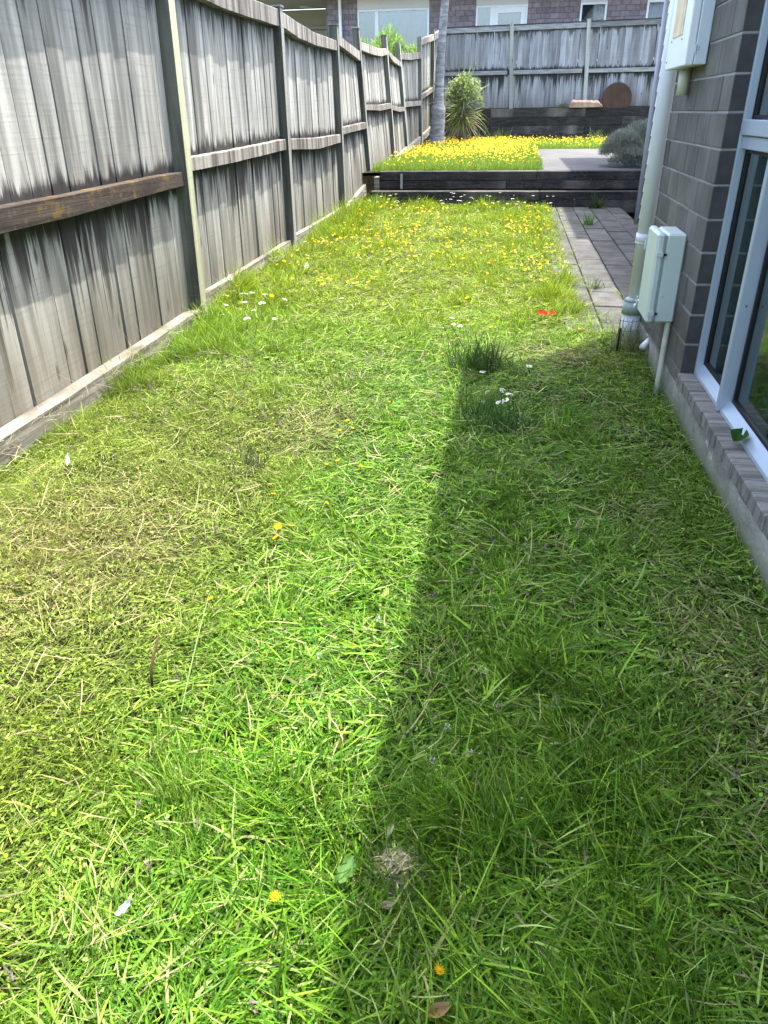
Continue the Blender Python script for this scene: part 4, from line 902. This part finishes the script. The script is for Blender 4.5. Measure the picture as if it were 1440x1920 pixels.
# carpet: thousands joined
n = 16000; x = rng.uniform(-2.0, 4.3, n); y = 11.45 + 10.3 * rng.random(n) ** .9; k = tmask(x, y) & (rng.random(n) < np.where(x < .38, np.clip(.22 + .80 * sst(y + 3 * N3(x, y, 1.5), 12.6, 16.0) * (1 - .65 * sst(x, -.5, .35)) * sst(N2(x, y, 1.4), .2, .5), 0, 1), .28)); x, y = x[k], y[k]; n = len(x)
z = TZ + rng.uniform(.05, .17, n); r = rng.uniform(.009, .019, n); V = []; C = []
az_ = rng.uniform(0, 6.28, n); tx_ = rng.normal(-.35, .4, n); ty_ = rng.normal(0, .4, n)
for q in range(6):
    a = az_ + q * math.pi / 3; rr = r * (1.0 if q % 2 == 0 else .75); V.append(np.stack([x + rr * np.cos(a), y + rr * np.sin(a), z - rr * np.cos(a) * ty_ + rr * np.sin(a) * -tx_], 1))
V = np.stack(V, 1).reshape(-1, 3); C = np.repeat(lerpc((.54, .33, .004), (.64, .50, .015), np.clip(rng.random(n) * .7 + .5 * sst(x, -.8, .3), 0, 1)), 6, 0)
o = (np.arange(n) * 6)[:, None]; me = np_mesh('yellow_flowers', V, [o + np.array([[0, 1, 2, 3]]), o + np.array([[0, 3, 4, 5]])], C, 'petal', False)
tag(link(bpy.data.objects.new('yellow_flowers', me)), 'dense carpet of bright yellow flowers on the raised terrace', 'flowers', kind='stuff')

# white blooms: umbels of small florets
def umbel(r, nf):
    parts = []
    for k in range(nf):
        rr = r * math.sqrt(random.random()); a = random.uniform(0, 6.28); z = -.25 * rr + random.uniform(-.001, .002); cx_, cy_ = rr * math.cos(a), rr * math.sin(a); q = r * .28
        parts.append(([(cx_ + q * math.cos(t), cy_ + q * math.sin(t), z + random.uniform(0, .002)) for t in (0, 1.26, 2.5, 3.8, 5.0)], [(0, 1, 2, 3, 4)], (.70, .70, .64), 0))
    return parts
um = [cmesh('white_flower', umbel(.020, 16) + [stem_part(.10, .001, (.11, .17, .05), 1, (.01, .01))], ['petal', 'leaf']) for _ in range(4)]
Wp = [(-1.80, 4.66), (-1.761, 4.469), (-1.724, 4.805), (-1.69, 4.854), (-1.573, 4.797), (-1.513, 4.523), (-1.634, 4.552), (-1.503, 4.315), (-1.483, 4.128), (-1.415, 4.688), (-1.055, 4.767), (-1.319, 4.145), (-1.673, 6.868), (-1.662, 6.28), (-1.825, 6.815), (-1.786, 8.095), (-.30, 4.30), (-.28, 4.12), (-.24, 4.05)]
for k, (a_, b_) in enumerate(Wp):
    o = link(bpy.data.objects.new('white_flower', random.choice(um))); o.location = (a_, b_, float(gz(a_, b_)) + random.uniform(.08, .13)); o.scale = (random.uniform(.6, 1.1),) * 3; o.rotation_euler = (random.uniform(-.1, .3), random.uniform(-.2, .2), random.uniform(0, 6))
    tag(o, 'small white bloom in the white patch by the fence, ' + ('beside the green tinged post' if a_ < -1.6 else 'on its lawnward side') if k < 12 else 'small white bloom close to the fence beyond the white patch' if k < 16 else 'small white bloom beside the dark weed clump', 'flower', 'white blooms in the lawn')
for k in range(46):
    a_, b_ = random.uniform(-1.85, .5), random.uniform(9.9, 10.72); o = link(bpy.data.objects.new('white_flower', random.choice(um))); o.location = (a_, b_, random.uniform(.09, .22)); o.scale = (random.uniform(.7, 1.2),) * 3
    tag(o, 'small white bloom in the long grass against the timber steps, ' + ('near the fence' if a_ < -1.1 else 'left of the middle' if a_ < -.4 else 'near the pavers'), 'flower', 'white blooms before the steps')
for k, (a_, b_) in enumerate([(-.076, 3.045), (-.06, 3.171), (-.09, 3.475), (.009, 3.215), (.071, 3.201), (.041, 3.169), (.025, 3.097), (-.155, 3.509), (.132, 3.585), (.0, 3.06)]):
    o = link(bpy.data.objects.new('white_flower', random.choice(um))); o.location = (a_, b_, float(gz(a_, b_)) + .055); o.scale = (.75, .75, .4); o.rotation_euler = (random.uniform(0, .9), random.uniform(-.5, .5), random.uniform(0, 6)); tag(o, 'cut white bloom lying in the shade in front of the weed clump', 'flower', 'cut white blooms in the shade')
# seed heads
def ball(r, n_=90):
    parts = []
    for k in range(n_):
        v = Vector((random.gauss(0, 1), random.gauss(0, 1), random.gauss(0, 1))).normalized(); u = v.orthogonal().normalized() * r * .10; w_ = v.cross(u.normalized()) * r * .10; p = v * r
        parts.append(([tuple(p + u), tuple(p + w_), tuple(p - u), tuple(p - w_), ], [(0, 1, 2, 3)], (.68, .68, .62), 0)); parts.append(([tuple(v * r * .2 + u * .1), tuple(v * r * .2 - u * .1), tuple(p)], [(0, 1, 2)], (.6, .6, .55), 0))
    return parts
sd = cmesh('seed_head', ball(.021) + [stem_part(.15, .0012, (.16, .2, .08), 1, (.03, .02))], ['petal', 'leaf'])
for (a_, b_, lab) in ((-1.48, 5.53, 'round white dandelion seed head standing above the lawn'), (-1.90, 5.04, 'round white dandelion seed head against the fence board')):
    o = link(bpy.data.objects.new('seed_head', sd)); o.location = (a_, b_, .16); tag(o, lab, 'seed head')
cv = [cmesh('clover_flower', ball(.008, 50) + [stem_part(.04, .0009, (.12, .2, .05), 1)], ['petal', 'leaf'])]
for (a_, b_, lab) in ((-.064, 1.117, 'upper white clover head in the shade near the bottom'), (-.015, 1.055, 'right white clover head of the three in the shade'), (-.082, 1.026, 'lower left white clover head of the three in the shade'), (-.262, 1.46, 'pinkish white clover head in the sun by the shadow edge'),
                     (-.375, 1.3, 'pale clover head in the bright grass left of the shadow edge'), (.083, .958, 'small white clover head low in the shaded grass'), (.01, 1.30, 'white clover head further back in the shade')):
    o = link(bpy.data.objects.new('clover_flower', cv[0])); o.location = (a_, b_, .05); o.rotation_euler = (random.uniform(-.4, .4), random.uniform(-.4, .4), 0); tag(o, lab, 'flower')
def petals_ball(r, col, n_=26):
    parts = []
    for k in range(n_):
        v = Vector((random.gauss(0, 1), random.gauss(0, 1), random.gauss(0, 1.3))).normalized(); u = v.orthogonal().normalized() * r * .35; p = v * r; parts.append(([tuple(p * .4 + u * .6), tuple(p * .4 - u * .6), tuple(p * 1.1)], [(0, 1, 2)], col, 0))
    return parts
pv = cmesh('purple_flower', petals_ball(.008, (.10, .055, .12)) + [stem_part(.04, .001, (.10, .14, .05), 1)], ['petal', 'leaf'])
for (a_, b_, lab) in ((.038, 1.941, 'purple self heal flower at the right in the shaded grass'), (.008, 1.88, 'purple self heal flower at the left in the shaded grass'), (-.138, 1.577, 'purple self heal flower just inside the shadow edge'), (-.326, 2.439, 'dark seed spike in the sunny grass by the shadow edge'), (-.758, 4.801, 'dull purple flower in the far lawn, rear one of two'), (-.737, 4.518, 'dull purple flower in the far lawn, front one of two')):
    o = link(bpy.data.objects.new('purple_flower', pv)); o.location = (a_, b_, .05); tag(o, lab, 'flower')

# ------------------------------------------------------------------ loose leaves and weeds
def curled_leaf(name, L_, W_, col, curl=.6, mat='leaf', loc=(0, 0, 0), rot=(0, 0, 0), label='', cat='leaf', lobes=0):
    vs = []; fs = []; n_ = 9; m_ = 5
    for i in range(n_):
        t = i / (n_ - 1); w_ = W_ * math.sin(math.pi * min(.97, t * .9 + .06)) ** .8 * (1 + lobes * .3 * math.sin(i * 2.4))
        for j in range(m_):
            u = (j / (m_ - 1) - .5) * 2; vs.append((L_ * (t - .5), w_ * u * .5, curl * W_ * (u * u * .5) + curl * L_ * .3 * (t - .5) ** 2 * 2 + random.uniform(-.0008, .0008)))
    for i in range(n_ - 1):
        for j in range(m_ - 1): fs.append((i * m_ + j, i * m_ + j + 1, (i + 1) * m_ + j + 1, (i + 1) * m_ + j))
    me = cmesh(name, [(vs, fs, col, 0)], [mat]); me.polygons.foreach_set('use_smooth', [True] * len(me.polygons)); o = link(bpy.data.objects.new(name, me)); o.location = loc; o.rotation_euler = rot; tag(o, label, cat); return o
curled_leaf('dry_leaf', .038, .018, (.34, .23, .11), 1.5, loc=(-.036, .575, .045), rot=(.3, .2, .6), label='curled tan dry leaf in the shaded grass at the bottom edge')
curled_leaf('green_leaf', .065, .06, (.035, .10, .018), 1.0, loc=(.775, 2.395, .186), rot=(.1, .1, .9), label='round curled dark green leaf lying on the brick window sill')
curled_leaf('dock_leaf', .048, .026, (.09, .19, .05), .3, loc=(-.20, .765, .058), rot=(.2, -.2, 1.3), label='broad pale green weed leaf left of the dead clump', lobes=1)
curled_leaf('pale_leaf', .07, .016, (.50, .52, .40), 1.2, loc=(-1.56, 2.27, .03), rot=(.1, -.3, 2.0), label='pale whitish dry leaf in the grass near the bottom board', lobes=1)
curled_leaf('pale_leaf', .03, .013, (.52, .55, .48), 1.0, loc=(-.535, .655, .045), rot=(.1, -.3, 1.0), label='small pale whitish scrap in the grass at the lower left', lobes=1)
red = empty('red_petals', (.238, 4.503, 0), 'bright orange red petals lying on the sunlit grass', 'petals')
for (dx, dy, sz, rz) in ((-.025, 0, .06, .3), (.03, .01, .06, 1.4)):
    o = curled_leaf('petal', sz, sz * .7, (.62, .075, .03), .8, 'petal', cat=None); o.parent = red; o.location = (dx, dy, .085); o.rotation_euler = (.5, .3, rz)

def weed(name, label, loc, n_, hgt_, col, col2, leafw=.008, lean=.5, cat='weed', dark=False, R=.03):
    A = Acc(); x = rng.normal(loc[0], R, n_); y = rng.normal(loc[1], R, n_); z = np.full(n_, loc[2]); a = rng.uniform(0, 6.28, n_); ln = np.abs(rng.normal(0, lean, n_))
    dr = unit(np.stack([np.cos(a) * ln, np.sin(a) * ln, np.ones(n_)], 1)); A.add(*blades(np.stack([x, y, z], 1), dr, hgt_ * rng.uniform(.4, 1.2, n_), rng.uniform(.6, 1.2, n_) * leafw, rng.normal(0, .3, (n_, 3)), lerpc(col, col2, rng.random(n_)), 4))
    o = A.obj(name, 'leaf'); tag(o, label, cat); return o
weed('weed_clump', 'dark green clump of upright weeds at the corner of the house shadow', (-.11, 3.63, 0), 560, .15, (.015, .04, .010), (.06, .12, .03), .0042, .75, R=.065)
weed('weed_clump', 'low dark green weed clump in the shade in front of the cut white blooms', (-.02, 2.87, .0), 520, .11, (.018, .055, .012), (.06, .14, .035), .004, .8, R=.07)
weed('weed_clump', 'dark olive weed stub in the sunny grass at the left centre', (-.876, 2.32, .0), 120, .09, (.05, .07, .03), (.12, .15, .06), .004, .9, R=.04)
weed('weed', 'single bright green weed growing in the shaded pavers', (.853, 9.018, .01), 60, .12, (.06, .14, .03), (.12, .24, .05), .012, .8)
weed('weed', 'grey green sprig lying on the sunlit pavers', (.63, 5.62, .015), 70, .10, (.07, .11, .05), (.14, .18, .09), .007, 1.8)
weed('weed', 'dark leafy weed against the sleepers at the far end of the pavers', (1.08, 10.68, .01), 90, .18, (.03, .05, .02), (.08, .12, .04), .012, .8)
weed('weed_clump', 'tangled dry weeds around the drain at the corner of the house', (.66, 4.12, .0), 200, .17, (.07, .11, .035), (.32, .32, .16), .003, .6, R=.05)
weed('weed_clump', 'bare dark weed stalks on the leaf litter at the foot of the block wall', (.70, 3.98, .0), 120, .10, (.05, .045, .03), (.12, .10, .06), .003, .9, R=.04)
st_ = MB().tube([(-.73, 1.17, .0), (-.735, 1.19, .06), (-.73, 1.24, .11)], [.004, .0035, .002], 6).obj('dead_stalk', 'rust', None, True); tag(st_, 'dark dead weed stalk sticking out of the sunny grass', 'stalk')
A = Acc(); A.add(*blades(np.array([[-.63, 1.10, .03]]), unit(np.array([[-.12, .75, .25]])), np.array([.36]), np.array([.0034]), np.array([[.02, .0, -.05]]), np.array([[.22, .31, .10]]), 4)); o = A.obj('long_stalk', 'grass'); tag(o, 'long pale green flower stalk lying across the grass at the left centre', 'stalk')
curled_leaf('dry_leaf', .026, .011, (.42, .36, .26), 1.3, loc=(-.128, .722, .045), rot=(.5, .2, .4), label='pale torn scrap of dry leaf just below the dead clump')
curled_leaf('dry_leaf', .024, .010, (.50, .45, .36), 1.2, loc=(-.143, .845, .062), rot=(.7, .2, 1.4), label='pale papery scrap standing at the top of the dead clump')
# dead clump: pile of matted dry clippings
n_ = 3200; A = Acc(); px = rng.normal(-.12, .036, n_) + .014 * np.sin(np.arange(n_)); py = rng.normal(.795, .026, n_) + .02 * np.cos(np.arange(n_) * .7); hh = .045 * np.exp(-((px + .118) / .04) ** 2 - ((py - .795) / .04) ** 2); a = rng.uniform(0, 6.28, n_)
dr = unit(np.stack([np.cos(a), np.sin(a), rng.normal(-.05, .22, n_)], 1)); A.add(*blades(np.stack([px, py, .020 + hh * rng.random(n_)], 1), dr, rng.uniform(.004, .017, n_), rng.uniform(.0015, .0045, n_), rng.normal(0, .6, (n_, 3)), lerpc((.20, .20, .08), (.66, .58, .42), rng.random(n_)), 3))
o = A.obj('dead_clump', 'grass'); tag(o, 'matted clump of pale dead grass at the bottom centre by the shadow edge', 'grass clump')

# ------------------------------------------------------------------ palm trunk with crown above the frame
palm = empty('palm_tree', (-1.9, 19.0, TZ), 'slender palm with a smooth grey ringed trunk in the far left corner', 'tree'); po = -Vector(palm.location)
zs = [.40, .55, .8, 1.1, 1.22, 1.3, 1.6, 2.0, 2.5, 3.2, 4.2, 5.2, 6.2]; rs = [.20, .18, .165, .160, .165, .115, .103, .095, .088, .08, .075, .07, .065]
pts = [(-1.84 + .10 * (z - .4) / 2.0 if z < 2.4 else -1.74 + .055 * (z - 2.4), 19.0, z) for z in zs]
fine = []; fr_ = []
for k in range(90):
    z = .4 + 5.8 * k / 89; fine.append((np.interp(z, zs, [p[0] for p in pts]) + .012 * math.sin(z * 2.1), 19.0 + .02 * math.sin(z), z)); fr_.append(float(np.interp(z, zs, rs)) * (1 + (.03 if k % 2 else -.01)) + .004 * math.sin(k * 1.7))
o = MB().tube(fine, fr_, 18).obj('trunk', 'bark', palm, True); o.location = po
top = Vector(fine[-1])
for k in range(14):
    A = Acc(); a = k * 2.399; elv = random.uniform(-.1, .9); n_ = 120; t = np.linspace(.05, 1, n_ // 2); Lr = 1.7
    dirv = np.array([math.cos(a) * math.cos(elv), math.sin(a) * math.cos(elv), math.sin(elv)]); pos_ = np.array(top)[None] + dirv[None] * (t * Lr)[:, None] + np.array([0, 0, -.75])[None] * (t ** 2)[:, None]
    sd_ = np.cross(dirv, [0, 0, 1]); sd_ /= np.linalg.norm(sd_)
    for s_ in (-1, 1):
        d_ = unit(np.tile(sd_ * s_ + dirv * .5 + np.array([0, 0, -.25]), (len(t), 1)) + rng.normal(0, .06, (len(t), 3))); A.add(*blades(pos_, d_, .55 * np.sin(np.pi * (t * .85 + .1)), np.full(len(t), .025), np.tile([0, 0, -.2], (len(t), 1)), lerpc((.04, .10, .02), (.08, .16, .03), rng.random(len(t))), 2))
    d_ = unit(np.diff(pos_, axis=0)); A.add(*blades(pos_[:-1], d_, np.full(len(d_), .04), np.full(len(d_), .02), np.zeros((len(d_), 3)), lerpc((.09, .12, .03), (.1, .14, .04), rng.random(len(d_))), 1)); o = A.obj('frond', 'leaf', palm); o.location = po

# spiky shrub beside it
def spiky(cx_, cy_, z0, z1, R, n_, c1, c2, seed, zlo, zhi):
    A = Acc(); z = rng.uniform(z0, z1, n_); a = rng.uniform(0, 6.28, n_); e_ = np.interp((z - z0) / (z1 - z0), [0, 1], [zlo, zhi]) + rng.normal(0, .35, n_)
    dr = np.stack([np.cos(a) * np.cos(e_), np.sin(a) * np.cos(e_), np.sin(e_)], 1); A.add(*blades(np.stack([cx_ + .05 * np.cos(a), cy_ + .05 * np.sin(a), z], 1), dr, R * rng.uniform(.35, 1.15, n_), rng.uniform(.014, .026, n_), np.stack([np.zeros(n_), np.zeros(n_), -.6 * rng.random(n_)], 1), lerpc(c1, c2, rng.random(n_)), 4)); return A
yu = empty('spiky_shrub', (-1.28, 20.2, TZ), 'spiky cordyline shrub with dead hanging leaves beside the palm trunk', 'shrub'); yo = -Vector(yu.location)
for args, nm in (((-1.32, 20.2, .95, 1.6, .72, 330, (.09, .14, .03), (.26, .33, .10), 1, -.1, 1.2), 'green_leaves'), ((-1.32, 20.2, .65, 1.2, .55, 210, (.16, .12, .07), (.40, .34, .22), 2, -1.2, -.2), 'dead_leaves')):
    o = spiky(*args).obj(nm, 'leaf', yu); o.location = yo
o = MB().tube([(-1.32, 20.2, .38), (-1.32, 20.2, 1.4)], [.06, .045], 10).obj('stem', 'bark', yu, True); o.location = yo
def leafy(cx_, cy_, cz_, R, n_, c1, c2, ls, shape=1.0, core=.35, blade=False, lobes=6):
    A = Acc(); lo = [unit(rng.normal(0, 1, (1, 3)))[0] for _ in range(lobes)]
    v = unit(rng.normal(0, 1, (n_, 3))); v[:, 2] = np.abs(v[:, 2]) * 1.0 - .15; rad = (core + (1 - core) * rng.random(n_) ** .5)
    bump_ = sum(np.clip(v @ l, 0, 1) ** 3 for l in lo) * .22; rad = rad * (.8 + bump_) ; p = np.array([cx_, cy_, cz_]) + v * np.array(R) * rad[:, None]
    col = lerpc(c1, c2, np.clip(rng.random(n_) * .8 + .2 * v[:, 2], 0, 1))
    if blade:
        dr = unit(v * np.array([1, 1, 1.2]) + rng.normal(0, .45, (n_, 3)) + np.array([0, 0, .5])); A.add(*blades(p, dr, ls * rng.uniform(.5, 1.3, n_), ls * .16 * rng.uniform(.6, 1.2, n_), rng.normal(0, .2, (n_, 3)), col, 2))
    else: A.add(*leaflets(p[:, 0], p[:, 1], p[:, 2], ls * rng.uniform(.6, 1.2, n_), col, 1.0))
    return A
o = leafy(-1.33, 20.2, 1.45, (.50, .36, .62), 700, (.07, .12, .03), (.28, .34, .15), .06).obj('leafy_crown', 'leaf', yu); o.location = yo

# grey green bush on the terrace
bu = empty('lavender_bush', (1.62, 12.4, TZ), 'rounded grey green lavender bush on the terrace beside the slab', 'bush'); uo2 = -Vector(bu.location)
for (a_, b_, c_, R_, n_) in ((1.50, 12.2, .62, (.34, .36, .36), 9000), (1.85, 12.5, .66, (.36, .40, .42), 9000), (1.62, 11.8, .50, (.28, .26, .22), 4500)):
    o = leafy(a_, b_, c_, R_, n_, (.07, .085, .06), (.30, .32, .26), .045, core=.30, blade=True, lobes=9).obj('foliage', 'leaf', bu); o.location = uo2
m = MB()
for k in range(14):
    a_ = random.uniform(0, 6.28); m.tube([(1.65, 12.3, .36), (1.65 + .2 * math.cos(a_), 12.3 + .2 * math.sin(a_), .6), (1.65 + .4 * math.cos(a_), 12.3 + .35 * math.sin(a_), .8)], [.014, .01, .004], 5)
o = m.obj('stems', 'bark', bu); o.location = uo2

# climbing plant behind the side fence
cp = empty('flowering_shrub', (-3.0, 19.5, .45), 'bright green leafy shrub rising behind the far end of the left fence', 'shrub'); co = -Vector(cp.location)
for (a_, b_, c_, R_, n_) in ((-3.55, 19.4, 1.75, (.45, .5, .95), 3000), (-3.2, 19.8, 1.85, (.45, .6, 1.05), 3000), (-2.85, 19.8, 1.85, (.4, .6, 1.1), 3000), (-2.5, 19.9, 1.75, (.3, .6, 1.0), 2400)):
    o = leafy(a_, b_, c_, R_, n_, (.07, .16, .03), (.24, .36, .10), .13, core=.4, blade=True, lobes=9).obj('foliage', 'leaf', cp); o.location = co
m = MB()
for k in range(9): x_ = random.uniform(-3.3, -2.5); y_ = random.uniform(18.5, 20.6); m.tube([(x_, y_, .4), (x_ + .1, y_, 1.4), (x_ + random.uniform(-.2, .2), y_, 2.5)], [.02, .014, .006], 5)
o = m.obj('stems', 'bark', cp); o.location = co
# weeds along the foot of the retaining wall
for (a_, b_, lab) in ((-.75, 21.6, 'dark leafy weed at the foot of the sleeper wall near the spiky shrub'), (-.35, 21.7, 'taller weed at the foot of the sleeper wall'), (2.0, 21.5, 'leafy weed at the right foot of the sleeper wall by the bush'), (1.15, 21.75, None)):
    if lab: weed('weed', lab, (a_, b_, TZ), 90, .26, (.05, .08, .03), (.14, .20, .07), .025, .7, R=.12)
weed('weed', 'small green plant growing on the sleeper wall left of the log slab', (1.1, 21.95, 1.2), 70, .12, (.04, .07, .02), (.12, .17, .06), .02, .8, R=.07)
